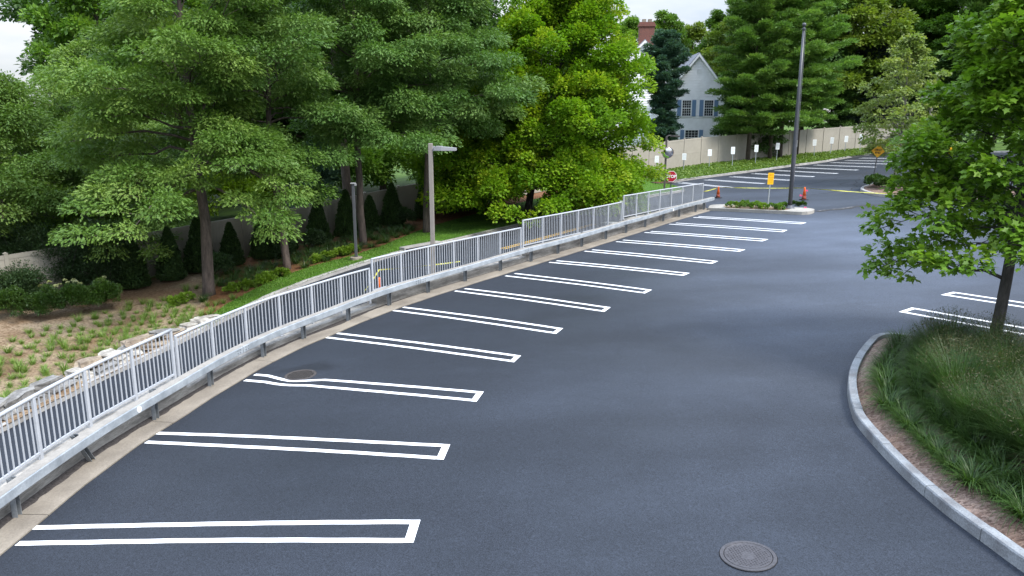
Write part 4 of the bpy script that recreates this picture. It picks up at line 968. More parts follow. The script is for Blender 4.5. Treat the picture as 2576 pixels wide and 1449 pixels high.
text_mesh("STOP", .235, M_SIGN_WHITE, t, "lettering", (0, -.012, 1.775), FACE, .006)

# ------------------------------------------------------------------ parking signs on the bank
def rrect(w, h, r=.03, n=4):
    pts = []
    for cx_, cy_, a0 in ((w / 2 - r, h / 2 - r, 0), (-w / 2 + r, h / 2 - r, 90), (-w / 2 + r, -h / 2 + r, 180), (w / 2 - r, -h / 2 + r, 270)):
        pts += [(cx_ + r * math.cos(math.radians(a0 + 90 * k / n)), cy_ + r * math.sin(math.radians(a0 + 90 * k / n))) for k in range(n + 1)]
    return pts
def strokes(mb, rows, w, h, y0, thick, y, rg):
    """faint unreadable print: rows of short dashes"""
    for zc, wid in rows:
        x = -wid / 2
        while x < wid / 2:
            l = rg.uniform(.02, .05); mb.box((x + l / 2, y, zc), (l, .002, thick)); x += l + .012
SIGNS = [(12.0, 63.54), (14.63, 65.11), (17.45, 67.59), (19.6, 67.97), (22.14, 69.55), (24.85, 71.9), (27.14, 73.6), (29.65, 75.2), (31.85, 76.7), (33.92, 78.2), (35.9, 79.2)]
HT = [46, 44, 44, 48, 47, 44, 45, 41, 42, 41, 42]
rg = np.random.default_rng(3)
SL = ["white parking sign left of the round mirror, nearest the maple", "white parking sign right of the round mirror, second along the bank", "white parking sign third along the bank, in front of bare fence", "white parking sign fourth along the bank, left of the first pine trunk", "white parking sign fifth along the bank, between two pine trunks", "white parking sign sixth along the bank, beside the thick pine trunk", "white parking sign half hidden behind the dark flagpole", "white parking sign first to the right of the flagpole", "white parking sign second to the right of the flagpole", "white parking sign third to the right of the flagpole", "white parking sign last on the bank, nearest the dead end sign"]
proto = None
for i, ((x, y), lab) in enumerate(zip(SIGNS, SL)):
    z = gz(x, y); rz = math.radians(-14 + rg.normal() * 5)
    H_ = HT[i] / (1900. / (y * .976 + 1.2))
    if proto is None:
        proto = thing("parking_sign", lab, "parking sign", (x, y, z), rz, "white parking signs on the bank")
        mb = MB(); mb.box((0, .025, .72), (.055, .035, 1.6)); mb.build("post", M_POST_GREY, proto)
        mb = MB(); mb.prism(rrect(.34, .60), -.003, .003, FACE); mb.v = [(a, b, c + 1.33) for a, b, c in mb.v]; mb.build("sign_plate", M_SIGN_WHITE, proto)
        mb = MB(); strokes(mb, [(1.50, .2), (1.40, .22), (1.27, .18), (1.17, .2)], .3, .5, 0, .022, -.005, rg); mb.build("print", M_SIGN_PRINT, proto)
        t = proto
    else: t = copy_tree(proto, (x, y, z), rz, lab)
    t.scale = (1, 1, H_ / 1.61); t.rotation_euler = (rg.normal() * .03, rg.normal() * .03, rz)
# yellow sign on the island
t = thing("yellow_sign", "orange yellow rectangular sign on a galvanized post in the flagpole island", "road sign", (13.75, 40.55, lz(13.75, 40.55) + .14), math.radians(6)); t.rotation_euler = (0, math.radians(1.5), math.radians(6))
mb = MB(); mb.box((0, .03, .82), (.055, .04, 1.8)); mb.build("post", M_POST_GREY, t)
mb = MB(); mb.prism(rrect(.33, .62, .03), -.003, .003, FACE); mb.v = [(a, b, c + 1.52) for a, b, c in mb.v]; mb.build("sign_plate", M_SIGN_YEL, t)
mb = MB(); strokes(mb, [(1.75, .24), (1.68, .22), (1.58, .26), (1.50, .20), (1.41, .24), (1.33, .14)], .3, .5, 0, .026, -.005, rg); mb.build("print", M_SIGN_ORANGE, t)
# dead end sign
t = thing("dead_end_sign", "amber diamond dead end sign on a leaning grey post at the far island", "road sign", (24.0, 50.6, lz(24.0, 50.6) + .1)); t.rotation_euler = (0, math.radians(4), math.radians(-10))
mb = MB(); mb.box((0, .03, .9), (.055, .04, 2.0)); mb.build("post", M_POLE_DARK, t)
D_ = [(0, .42), (-.42, 0), (0, -.42), (.42, 0)]
mb = MB(); mb.prism(D_, -.003, .003, FACE); mb.v = [(a, b, c + 2.08) for a, b, c in mb.v]; mb.build("sign_plate", M_SIGN_DEAD, t)
text_mesh("DEAD", .17, M_BLACK, t, "lettering", (0, -.006, 2.15), FACE, .004)
text_mesh("END", .17, M_BLACK, t, "lettering", (0, -.006, 1.97), FACE, .004)
t = thing("yellow_sign", "small orange yellow sign glimpsed through the near tree's leaves", "road sign", (31.5, 55.0, lz(31.5, 55)), math.radians(-20))
mb = MB(); mb.box((0, .03, .9), (.055, .04, 1.9)); mb.build("post", M_POST_GREY, t)
mb = MB(); mb.prism(rrect(.33, .55, .03), -.003, .003, FACE); mb.v = [(a, b, c + 1.6) for a, b, c in mb.v]; mb.build("sign_plate", M_SIGN_YEL, t)
lamp("grey lamp post half hidden by the pale tree on the far island", (31.6, 58.5, lz(31.6, 58.5)), 5.6, True, math.radians(180), M_POLE_BEIGE, .16, .8)

# ------------------------------------------------------------------ cones, caution tape, survey flags
def cone(label, loc, rz, h=.70):
    t = thing("traffic_cone", label, "traffic cone", loc, rz, "orange cones holding the caution tape"); k = h / .7
    mb = MB(); mb.box((0, 0, .022), (.37 * k, .37 * k, .045), bev=.015); mb.build("base", M_RUBBER, t)
    mb = MB(); mb.lathe([(.135 * k, .04), (.118 * k, .12), (.098 * k, .24 * k)], 22); mb.build("lower_body", M_CONE_DIRTY, t, smooth=True)
    mb = MB(); mb.lathe([(.0978 * k, .241 * k), (.045 * k, h - .06), (.038 * k, h - .01), (.03 * k, h)], 22); mb.build("body", M_CONE, t, smooth=True)
    return t
cone("orange traffic cone by the end of the railing, its foot blackened", (12.83, 47.16, lz(12.83, 47.16)), .3)
cone("orange traffic cone to the right of the flagpole, its foot blackened", (16.98, 44.01, lz(16.98, 44.01)), .1, .74)
p = wall_pt(24.7, 2.36); t = thing("delineator_post", "slim red orange delineator tube standing on the driveway behind the railing", "delineator", (p[0], p[1], lz(*p) - drop(24.7)))
mb = MB(); mb.lathe([(.16, 0), (.16, .04), (.10, .06)], 18); mb.build("base", M_RUBBER, t)
mb = MB(); mb.lathe([(.055, .05), (.05, .6), (.03, .64)], 14); mb.build("tube", M_CONE, t, smooth=True)
def tape(name, label, pts, w=.05, sag=.0, twist=2.2):
    V = []; n = 26
    for a, b in zip(pts[:-1], pts[1:]):
        a, b = np.array(a, float), np.array(b, float); L_ = np.linalg.norm(b - a); s_ = sag * L_
        for i in range(n + 1):
            f = i / n; p = a + (b - a) * f; p[2] -= 4 * s_ * f * (1 - f)
            d = unit(b - a); sd_ = np.array([-d[1], d[0], 0]); th = twist * math.sin(f * 5 + L_) * .5
            o_ = (np.array([0, 0, 1]) * math.cos(th) + sd_ * math.sin(th)) * w / 2; V.append([tuple(p + o_), tuple(p - o_)])
    mb = MB(); mb.grid(np.array(V)); o = mb.build(name, M_TAPE); tag(o, label, "caution tape"); return o
pe = wall_pt(47.15, .42)
tape("caution_tape", "yellow caution tape stretched from the railing end over both orange cones", [(pe[0], pe[1], 1.62), (12.83, 47.16, lz(12.83, 47.16) + .66), (16.98, 44.01, lz(16.98, 44.01) + .70), (21.4, 43.2, lz(21.4, 43.2) + .22)], sag=.006)
pa, pb, pc = wall_pt(22.0, .45), wall_pt(24.7, 2.36), wall_pt(27.2, .85)
tape("caution_tape", "yellow caution tape running behind the railing past the delineator tube", [(pa[0], pa[1], .35), (pb[0], pb[1], lz(*pb) + .62), (pc[0], pc[1], .55)], w=.045, sag=.01)
pa = wall_pt(38.0, .45)
tape("caution_tape", "yellow caution tape across the driveway behind the far railing sections", [(pa[0], pa[1], 1.2), (6.6, 47.6, gz(6.6, 47.6) + .7)], w=.045, sag=.01)
for x, y, hz, lab in ((15.3, 40.3, .62, "small pink flag beside the flagpole, the highest of three"), (16.6, 42.9, .72, "small red pink flag just left of the right cone"), (15.2, 39.3, .08, "tiny pink flag low on the island's tip")):
    t = thing("survey_flag", lab, "marker flag", (x, y, lz(x, y) + (.15 if x < 15.6 else 0)), .2, "pink marker flags near the island")
    mb = MB(); mb.tube([(0, 0, 0), (.01, 0, hz)], .004, 5); mb.build("wire", M_BLACK, t)
    mb = MB(); mb.grid(np.array([[(.01 + .13 * a, .03 * math.sin(a * 5), hz - .0 - .09 * b - .02 * a) for a in np.linspace(0, 1, 5)] for b in (0, 1)])); mb.build("flag", M_PINK, t)

# ------------------------------------------------------------------ drain grate, manhole cover, kerb inlet, rusty grate
t = thing("storm_grate", "round dark iron storm grate set in the asphalt by the third parking line", "drain", (*DRAIN, lz(*DRAIN))); t.rotation_euler = (0, -math.atan(AX), .35)
mb = MB(); mb.lathe([(.0, .003), (.33, .003)], 36); mb.f = mb.f[:-2]; mb.build("pit", M_PIT, t)
mb = MB(); n = 40
ring = lambda r, z: [(r * math.cos(2 * math.pi * k / n), r * math.sin(2 * math.pi * k / n), z) for k in range(n)]
mb.add(ring(.36, .004) + ring(.355, .014) + ring(.30, .014) + ring(.295, .004), [[i * n + k, i * n + (k + 1) % n, (i + 1) * n + (k + 1) % n, (i + 1) * n + k] for i in range(3) for k in range(n)]); mb.build("frame", M_IRON_RUST, t)
mb = MB()
for i in range(-3, 4):
    y = i * .088; h = math.sqrt(max(0, .30 ** 2 - y * y)); mb.box((0, y, .009), (2 * h, .020, .008))
for i in range(-5, 6):
    x = i * .055
    for j in range(-4, 4):
        y0 = j * .088 + .044; xx = x + (.0275 if j % 2 else 0)
        if math.hypot(abs(xx) + .01, abs(y0) + .04) < .30: mb.box((xx, y0, .0085), (.012, .068, .007))
mb.build("bars", M_IRON_RUST, t)
t = thing("manhole_cover", "round grey iron manhole cover with raised studs in the near asphalt", "manhole cover", (2.95, 8.49, lz(2.95, 8.49))); t.rotation_euler = (math.atan(AY), -math.atan(AX), -.45)
mb = MB(); n = 48
mb.add(ring(.345, .002) + ring(.342, .012) + ring(.298, .013) + ring(.296, .006), [])
mb.v = []; mb.f = []
ring = lambda r, z: [(r * math.cos(2 * math.pi * k / n), r * math.sin(2 * math.pi * k / n), z) for k in range(n)]
mb.add(ring(.345, .001) + ring(.342, .012) + ring(.300, .013) + ring(.296, .005), [[i * n + k, i * n + (k + 1) % n, (i + 1) * n + (k + 1) % n, (i + 1) * n + k] for i in range(3) for k in range(n)]); mb.build("frame", M_IRON, t, smooth=False)
mb = MB(); mb.add(ring(.352, .0035) + ring(.3455, .0036), [[k, (k + 1) % n, n + (k + 1) % n, n + k] for k in range(n)]); mb.build("joint", M_PIT, t)
mb = MB(); mb.add([(0, 0, .004)] + ring(.296, .004), [[0, 1 + k, 1 + (k + 1) % n] for k in range(n)]); mb.build("groove", M_PIT, t)
mb = MB(); mb.add(ring(.29, .003) + ring(.288, .011) + ring(.272, .012) + ring(.268, .008) + [(0, 0, .008)], [[i * n + k, i * n + (k + 1) % n, (i + 1) * n + (k + 1) % n, (i + 1) * n + k] for i in range(3) for k in range(n)] + [[3 * n + k, 3 * n + (k + 1) % n, 4 * n] for k in range(n)])
for i in range(-6, 7):
    for j in range(-7, 8):
        x, y = i * .040 + (.020 if j % 2 else 0), j * .033
        if math.hypot(x, y) < .25 and not (abs(x) < .07 and abs(y) < .08): mb.box((x, y, .010), (.019, .019, .010), bev=.003)
mb.box((.255, -.03, .012), (.035, .05, .003)); mb.build("lid", M_IRON, t)
# stone kerb inlet behind the railing
p = loft_pt(13.15, 0); q = loft_pt(13.75, 0); d = q - p; a = math.atan2(d[1], d[0]); t = thing("kerb_inlet", "stone kerb drain inlet with dark slots across the driveway", "drain", tuple((p + q) / 2 + np.array([0, 0, -.13])), a)
mb = MB(); mb.box((0, .12, .19), (2.3, .32, .08), bev=.01); mb.box((-1.12, .1, .07), (.08, .3, .2)); mb.box((1.12, .1, .07), (.08, .3, .2)); mb.build("stone_hood", M_GRANITE_FAR, t)
mb = MB(); mb.box((0, -.035, .075), (2.16, .03, .14)); mb.build("opening", M_PIT, t)
mb = MB()
for i in range(-4, 5): mb.box((i * .24, -.055, .075), (.05, .02, .15))
mb.build("bars", M_IRON_RUST, t)
t = thing("rusty_grate", "rusty rectangular drain grate at the lawn corner behind the stop sign", "drain", (11.3, 57.0, gz(11.3, 57) + .02), math.radians(20))
mb = MB(); mb.box((0, 0, .03), (1.5, .9, .06), bev=.01); mb.build("grate_frame", M_IRON_RUST, t)
mb = MB()
for i in range(-6, 7): mb.box((i * .11, 0, .066), (.05, .8, .012))
mb.build("bars", M_MULCH_RED, t)

# ------------------------------------------------------------------ white house behind the fence
HX, HY, HZ = 19.1, 80.5, 1.2
hs = thing("house", "white clapboard house with blue shutters, grey gable roof and brick chimney behind the fence", "house", (HX, HY, HZ), math.radians(-2))
def gable_wall(mb, cx_, w, eave, apex, y, board=.27):
    z = -.3
    while z < apex - .02:
        zt = min(z + board, apex)
        wd = lambda q: w / 2 if q <= eave else w / 2 * (apex - q) / (apex - eave)
        a, b = wd(z), wd(zt); mb.add([(cx_ - a, y - .035, z), (cx_ + a, y - .035, z), (cx_ + b, y, zt), (cx_ - b, y, zt), (cx_ - a, y, z), (cx_ + a, y, z)], [[0, 1, 2, 3], [4, 5, 1, 0]]); z += board
def block(cx_, w, eave, apex, y0, y1):
    mb = MB(); gable_wall(mb, cx_, w, eave, apex, y0)
    for sx in (-1, 1):
        x = cx_ + sx * w / 2; z = -.3
        while z < eave:
            zt = min(z + .18, eave); mb.add([(x + sx * .02, y0, z), (x + sx * .02, y1, z), (x, y1, zt), (x, y0, zt)], [[0, 1, 2, 3][::-sx]]); z += .18
    mb.add([(cx_ - w / 2, y1, -.3), (cx_ + w / 2, y1, -.3), (cx_ + w / 2, y1, eave), (cx_, y1, apex), (cx_ - w / 2, y1, eave)], [[4, 3, 2, 1, 0]])
    mb.build("wall", M_SIDING, hs)
    k = (apex - eave) / (w / 2); ov = .35; mb = MB(); th = .12
    for sx in (-1, 1):
        e = (cx_ + sx * (w / 2 + ov), eave - k * ov); a = (cx_, apex)
        vs = [(a[0], y0 - .3, a[1] + .02), (a[0], y1 + .3, a[1] + .02), (e[0], y1 + .3, e[1] + .02), (e[0], y0 - .3, e[1] + .02)]; vs += [(x, y, z + th) for x, y, z in vs]
        mb.add(vs, [[0, 1, 2, 3], [7, 6, 5, 4], [0, 3, 7, 4], [1, 5, 6, 2], [2, 6, 7, 3], [0, 4, 5, 1]])
    rf = mb.build("roof", M_SHINGLE, hs)
    mb = MB()
    for sx in (-1, 1):
        e = (cx_ + sx * (w / 2 + ov), eave - k * ov)
        vs = [(cx_, y0 - .33, apex - .26), (cx_, y0 - .33, apex + .03), (e[0], y0 - .33, e[1] + .03), (e[0], y0 - .33, e[1] - .2)]; vs += [(x, y + .28, z) for x, y, z in vs]
        mb.add(vs, [[0, 1, 2, 3], [7, 6, 5, 4], [0, 3, 7, 4], [1, 5, 6, 2], [2, 6, 7, 3]])
    mb.build("fascia", M_TRIM, rf); return rf
block(0, 5.75, 7.4, 10.95, 0, 7)
rf = block(-4.7, 8.6, 8.6, 12.9, 6.5, 16)
mb = MB(); mb.box((-4.45, 7.3, 12.6), (1.65, 1.0, 4.6)); mb.box((-4.45, 7.3, 14.55), (1.85, 1.2, .25)); mb.build("chimney", M_BRICK, rf)
mb = MB(); mb.box((-4.75, 7.3, 15.05), (.4, .5, .35)); mb.box((-4.1, 7.3, 15.05), (.4, .5, .35)); mb.build("flue", M_APRON, rf)
def window(cx_, cz, w, h, shut=True, y=0):
    f = MB(); fw = .09
    for a, b, c_, d in ((cx_ - w / 2 - fw / 2, cz, fw, h + 2 * fw), (cx_ + w / 2 + fw / 2, cz, fw, h + 2 * fw), (cx_, cz + h / 2 + fw / 2, w, fw), (cx_, cz - h / 2 - fw / 2, w + .26, fw), (cx_, cz, w, .06)): f.box((a, y - .04, b), (c_, .09, d))
    wi = f.build("window", M_TRIM, hs)
    g = MB(); g.box((cx_, y - .025, cz), (w, .02, h)); g.build("pane", M_GLASS_DARK, wi)
    b = MB()
    for i in range(1, 4): b.box((cx_ - w / 2 + w * i / 4, y - .045, cz), (.022, .014, h))
    for sg in (-1, 1):
        for j in (1, 2): b.box((cx_, y - .047, cz + sg * h / 4 + (j - 1.5) * h / 6), (w, .014, .022))
    b.build("muntins", M_TRIM, wi)
    if shut:
        for sg in (-1, 1):
            s_ = MB(); xc = cx_ + sg * (w / 2 + fw + .24); s_.box((xc, y - .045, cz), (.40, .04, h + .1))
            for j in range(int(h / .09)): s_.box((xc, y - .068, cz - h / 2 + .06 + j * .09), (.3, .012, .05))
            s_.build("shutter", M_SHUTTER, hs)
window(-1.0, 5.55, .86, 1.55); window(1.28, 5.55, .86, 1.55); window(-.35, 2.55, 1.3, 1.5)
mb = MB()
for j in range(5): mb.box((.1, -.03, 9.05 + j * .1), (.42, .04, .06))
mb.box((.1, -.012, 9.25), (.5, .02, .6)); mb.build("vent", M_TRIM, hs)

# ------------------------------------------------------------------ planting
R_ = lambda s: np.random.default_rng(s)
def dx(px, depth, off=0.0):
    """plan position at a given distance along a bearing"""
    return ((px - 1288) / 1900. * depth + off, depth * .975)
def oak(name, label, x, y, H, cb, env, r0, seed, lm, nl, ns, dens, L, tmpl=T_STAR, cl=.78, low=-.12, inner=.55, elev=(-16, 62), lean=(0, 0), bark=None, flat=.72, aspect=.5, group=None, droop=.62, up=.45, jit=(.7, 1.12), sub=.34, trunk_top=.95, skirt=()):
    rg = R_(seed); wood, C, A, R = branching(rg, H, cb, env, r0, nl, ns, elev, cl=cl, lean=lean, jit=jit, sub=sub, trunk_top=trunk_top)
    for (n_, r_, ha, hb) in skirt:                                   # low boughs that hang near the ground
        wood, C2, A2, R2 = branching(rg, hb, ha, lambda t: r_, .05, n_, 7, (-42, -8), cl=cl, jit=(.55, 1.1), sub=.3, wood=wood, trunk_top=.9)
        C, A, R = np.vstack([C, C2]), np.vstack([A, A2]), np.r_[R, R2]
    P, D, Nn, ln, W, rnd = clump_leaves(rg, C, A, R, dens, flat=flat, up=up, droop=droop, L=L, aspect=aspect, low=low, inner=inner)
    return make_tree(name, label, (x, y, gz(x, y)), wood, (P, D, Nn, ln, W, rnd), bark or M_BARK, lm, tmpl, group=group)
OAK_ENV = env_pts((0, 4.6), (.15, 4.9), (.38, 4.3), (.5, 3.6), (.62, 4.0), (.82, 3.3), (1, 1.2))
oak("pin_oak", "large pin oak with drooping bright sprays, trunk nearest the lawn tip", -11.65, 28.33, 13.4, 2.3, OAK_ENV, .215, 11, L_OAK, 40, 7, 640, (.12, .19), lean=(-.03, 0), elev=(-26, 62), jit=(.5, 1.08), cl=.86, sub=.4)
oak("pin_oak", "pin oak at the left edge, low sprays reaching over the tall shrubs", -21.2, 30.9, 8.4, 1.1, env_pts((0, 6.0), (.2, 5.2), (.5, 4.0), (.8, 2.3), (1, .5)), .2, 12, L_OAK, 34, 7, 580, (.12, .19), elev=(-28, 60), jit=(.5, 1.15), cl=.9, sub=.42)
oak("pin_oak", "paler feathery oak beyond the fence, behind the left pair of oaks", -20.2, 36.8, 9.6, 1.5, env_pts((0, 4.2), (.3, 4.6), (.6, 3.6), (.85, 2.0), (1, .5)), .18, 13, L_OAK, 30, 7, 500, (.13, .20), elev=(-10, 62), jit=(.5, 1.15), cl=.9, sub=.42)
oak("red_oak", "dark oak with a straight bare trunk right of the large pin oak", -9.44, 31.12, 14.0, 4.2, env_pts((0, 2.9), (.2, 3.6), (.5, 3.4), (.8, 2.2), (1, .5)), .155, 14, L_OAK2, 26, 7, 540, (.13, .20), jit=(.5, 1.15), cl=.85, sub=.4)
oak("red_oak", "oak with tiered blue green sprays, trunk behind the slim grey post", -6.95, 34.9, 14.5, 4.3, env_pts((0, 4.2), (.15, 4.5), (.4, 3.6), (.8, 2.3), (1, .5)), .17, 15, L_OAK2, 30, 7, 580, (.13, .21), cl=.9, sub=.42, jit=(.5, 1.15))
oak("red_oak", "oak with spreading sprays, trunk just left of the beige lamp post", -4.26, 37.3, 14.0, 4.6, env_pts((0, 4.4), (.2, 4.8), (.5, 3.8), (.8, 2.4), (1, .5)), .165, 16, L_OAK2, 30, 7, 580, (.13, .21), cl=.9, sub=.42, jit=(.5, 1.15))
oak("red_oak", "tall dark oak behind the fence, trunk seen left of the tiered oak", -9.4, 43.0, 19.0, 6.5, env_pts((0, 3.6), (.3, 4.8), (.6, 4.0), (1, .6)), .27, 17, L_DARK, 24, 7, 240, (.22, .32), tmpl=T_RHOMB)
oak("sugar_maple", "big yellow green maple overhanging the railing beside the white house", .9, 42.0, 13.3, .3, env_pts((0, 5.8), (.2, 5.6), (.43, 5.4), (.7, 3.7), (.88, 2.0), (1, .5)), .2, 18, L_MAPLE, 96, 8, 680, (.12, .19), tmpl=T_RHOMB, cl=.66, elev=(-30, 74), lean=(.17, 0), flat=1.25, aspect=.8, bark=M_BARK_GREY, droop=.3, up=.5, sub=.3, skirt=[(46, 6.1, .2, 2.4)])
oak("red_maple", "broad green maple in the near planter at the right edge of the view", 10.13, 15.3, 8.3, 1.75, env_pts((0, 2.1), (.14, 2.3), (.3, 2.25), (.5, 1.9), (.75, 1.3), (1, .3)), .115, 19, L_NEAR, 64, 10, 620, (.10, .165), tmpl=T_MAPLE, cl=.37, elev=(-14, 66), flat=1.0, aspect=.9, bark=M_BARK_GREY, lean=(.04, 0), droop=.55, up=.7, sub=.36)
oak("birch_like_tree", "pale thin leaved young tree on the far island behind the dead end sign", 25.4, 50.6, 9.3, 1.8, env_pts((0, 2.1), (.25, 2.8), (.5, 2.4), (.75, 1.5), (1, .2)), .085, 20, L_PALE, 40, 6, 300, (.15, .24), tmpl=T_RHOMB, cl=.42, elev=(5, 62), flat=.8, aspect=.8, bark=M_BARK_PALE, sub=.4)
# pines on the bank
def conif(name, label, x, y, H, cb, env, r0, seed, lm, whorl, nb, cl, dens, L, aspect, elev=(-8, 35), lean=(0, 0), spray=4, flat=.34, group=None):
    rg = R_(seed); wood, C, A, R = conifer(rg, H, cb, env, r0, whorl, nb, elev, cl, spray, lean)
    lv = clump_leaves(rg, C, A, R, dens, flat=flat, up=.9, droop=-.12, L=L, aspect=aspect, inner=.15, low=-.5)
    return make_tree(name, label, (x, y, gz(x, y)), wood, lv, M_BARK, lm, T_NEEDLE, group=group)
PE = env_pts((0, 3.0), (.12, 3.7), (.4, 3.3), (.7, 2.3), (1, .3))
p1_ = conif("white_pine", "tall white pine on the bank, left trunk leaning right, tufted level branches", 22.17, 72.0, 19.5, 3.0, PE, .19, 31, L_PINE, .85, 6, .62, 300, (.2, .36), .30, lean=(.015, 0))
p2_ = conif("white_pine", "white pine whose trunk stands just left of the thick trunk on the bank", 24.7, 73.4, 21.0, 4.5, env_pts((0, 3.2), (.2, 4.2), (.5, 3.6), (1, .3)), .17, 32, L_PINE, .9, 6, .62, 260, (.2, .36), .30)
copy_tree(p1_, (26.0, 74.3, gz(26, 74.3)), 2.1, "white pine with a thick trunk left of the flagpole", scale=(1.0, 1.0, 1.1))
copy_tree(p2_, (28.2, 76.0, gz(28.2, 76)), 4.0, "white pine leaning behind the flagpole, blue green lower branches", scale=(1.05, 1.05, .92))
conif("blue_spruce", "dark blue green spruce with dense drooping tiers behind the bank fence", 39.6, 86.0, 13.2, .8, env_pts((0, 4.3), (.5, 2.5), (1, .15)), .16, 33, L_SPRUCE, .55, 8, .5, 340, (.16, .28), .4, elev=(-18, 20))
conif("hemlock", "dark blue green conifer against the left corner of the white house", 14.3, 73.6, 12.0, .6, env_pts((0, .9), (.25, 1.4), (.42, .9), (.66, 2.3), (.86, 1.5), (1, .5)), .15, 34, L_BLUE, .5, 7, .5, 330, (.18, .3), .42, elev=(-14, 25), flat=.5)
oak("dark_yew", "dark dense tree covering the right corner of the white house", 23.0, 75.8, 9.6, .3, env_pts((0, 3.2), (.3, 2.9), (.6, 2.5), (.85, 1.7), (1, .5)), .16, 35, L_DARK, 40, 8, 330, (.16, .26), tmpl=T_RHOMB, cl=.7, elev=(-10, 55))

# woodland beyond the fences: four kinds, each tree its own thing
def proto_tree(name, seed, lm, H=18., r=4.6, nl=36, ns=7, dens=140, L=(.23, .36), cb=3.0, cl=1.15):
    rg = R_(seed); wood, C, A, R = branching(rg, H, cb, env_pts((0, r * .75), (.25, r), (.55, r * .85), (.8, r * .55), (1, r * .12)), .26, nl, ns, (-8, 62), cl=cl)
    lv = clump_leaves(rg, C, A, R, dens, flat=.65, up=.7, droop=.35, L=L, aspect=.72, inner=.35)
    m1 = MB(); wd = wood
    return wd, lv, lm, name
PROT = {"D": proto_tree("woodland_tree", 51, L_DARK), "B": proto_tree("woodland_tree", 52, L_MID), "C": proto_tree("woodland_tree", 53, L_YG, H=17, r=4.8), "E": proto_tree("woodland_tree", 54, L_DARK, H=17, r=5.2, dens=150)}
BG = {}
def wood_tree(kind, label, px, depth, H, sx=1.0, rot=None):
    x, y = dx(px, depth); z = gz(x, y); k = H / 18.
    rot = random.uniform(0, 6.28) if rot is None else rot
    if kind in BG: t = copy_tree(BG[kind], (x, y, z), rot, label, scale=(k * sx, k * sx, k))
    elif kind == "P":
        t = conif("woodland_pine", label, x, y, 20., 3.5, PE, .2, 55, L_PINE, .95, 6, .75, 170, (.28, .46), .32, group="trees filling the wood beyond the fences"); t.scale = (k * sx, k * sx, k); BG[kind] = t
    else:
        wd, lv, lm, nm = PROT[kind]; t = make_tree(nm, label, (x, y, z), wd, lv, M_BARK, lm, T_RHOMB, rot, group="trees filling the wood beyond the fences"); t.scale = (k * sx, k * sx, k); BG[kind] = t
    return t
WL = [
 ("B", "bright green maple top rising at the upper left beside the open sky", 318, 50, 19, .74),
 ("C", "yellow green round tree at the far left edge below the sky", 40, 62, 10.5, 1.1),
 ("B", "green tree cut by the left edge, behind the leftmost oak", -110, 52, 11, 1.0),
 ("D", "low dark tree on the skyline at the far left", 30, 118, 15.5, 1.0),
 ("E", "low dark tree on the skyline cut by the left edge", -90, 112, 15, 1.0),
 ("D", "tall dark tree behind the gap left of the large pin oak", 345, 60, 22, 1.0),
 ("E", "tall dark tree directly behind the large pin oak's top", 465, 58, 22, .9),
 ("B", "tall green tree right of the large pin oak's top", 590, 54, 21, .9),
 ("D", "tall dark tree behind the straight trunked oak", 690, 62, 24, 1.0),
 ("E", "tall shadowy tree between the two straight oak trunks", 790, 55, 21, .9),
 ("D", "tall dark tree above the tiered oak", 880, 64, 24, 1.0),
 ("B", "tall green tree between the tiered oak and the spreading oak", 975, 60, 22, .9),
 ("E", "tall dark tree behind the spreading oak near the lamp post", 1075, 58, 21, 1.0),
 ("D", "tall dark tree left of the yellow green maple's top", 1175, 64, 22, .95),
 ("E", "dark tree close behind the yellow green maple's left shoulder", 1215, 56, 14, .9),
 ("C", "yellow green tree hidden behind the yellow green maple", 1430, 74, 12, .9),
 ("B", "rounded green tree on the skyline left of the brick chimney", 1560, 104, 17, .9),
 ("B", "rounded green tree on the skyline right of the brick chimney", 1650, 108, 18, .85),
 ("C", "light green tree on the skyline above the house roof", 1715, 116, 18.5, .85),
 ("B", "green tree on the skyline right of the house roof", 1772, 106, 17.5, .8),
 ("C", "olive tree climbing the skyline left of the pines", 1822, 98, 19.5, .8),
 ("P", "dark pine breaking the skyline at the edge of the open sky", 1872, 104, 27, .8),
 ("D", "dark tree filling the gap behind the pines' lower branches", 1850, 84, 12, .9),
 ("E", "tall dark tree behind the flagpole's upper half", 1985, 92, 25, .9),
 ("C", "tall yellow green tree right of the flagpole's top", 2075, 90, 24, .95),
 ("D", "low dark tree behind the fence right of the flagpole", 2050, 88, 10, 1.1),
 ("C", "tall olive tree behind the dark spruce", 2165, 104, 26, .9),
 ("P", "tall pine between the spruce and the pale island tree", 2255, 100, 25, 1.0),
 ("D", "low dark tree at the right end of the bank fence", 2225, 94, 10, 1.2),
 ("B", "tall green tree behind the top of the pale island tree", 2335, 98, 25, .95),
 ("P", "tall pine right of the pale island tree", 2410, 90, 24, 1.0),
 ("E", "low dark tree behind the pale island tree's foot", 2330, 90, 11, 1.3),
 ("B", "tall bright tree behind the near maple's left side", 2480, 96, 24, 1.0),
 ("E", "low dark tree behind the near maple's middle", 2450, 88, 11, 1.3),
 ("B", "tall green tree behind the near maple at the right edge", 2570, 92, 24, 1.0),
 ("D", "low dark tree hidden behind the near maple at the right edge", 2560, 86, 12, 1.3),
 ("E", "tall dark tree just outside the right edge", 2680, 88, 22, 1.0),
 ("D", "low dark tree just outside the right edge", 2680, 84, 12, 1.3),
]
for k_, lab, px, dp, H_, sx in WL: wood_tree(k_, lab, px, dp, H_, sx)
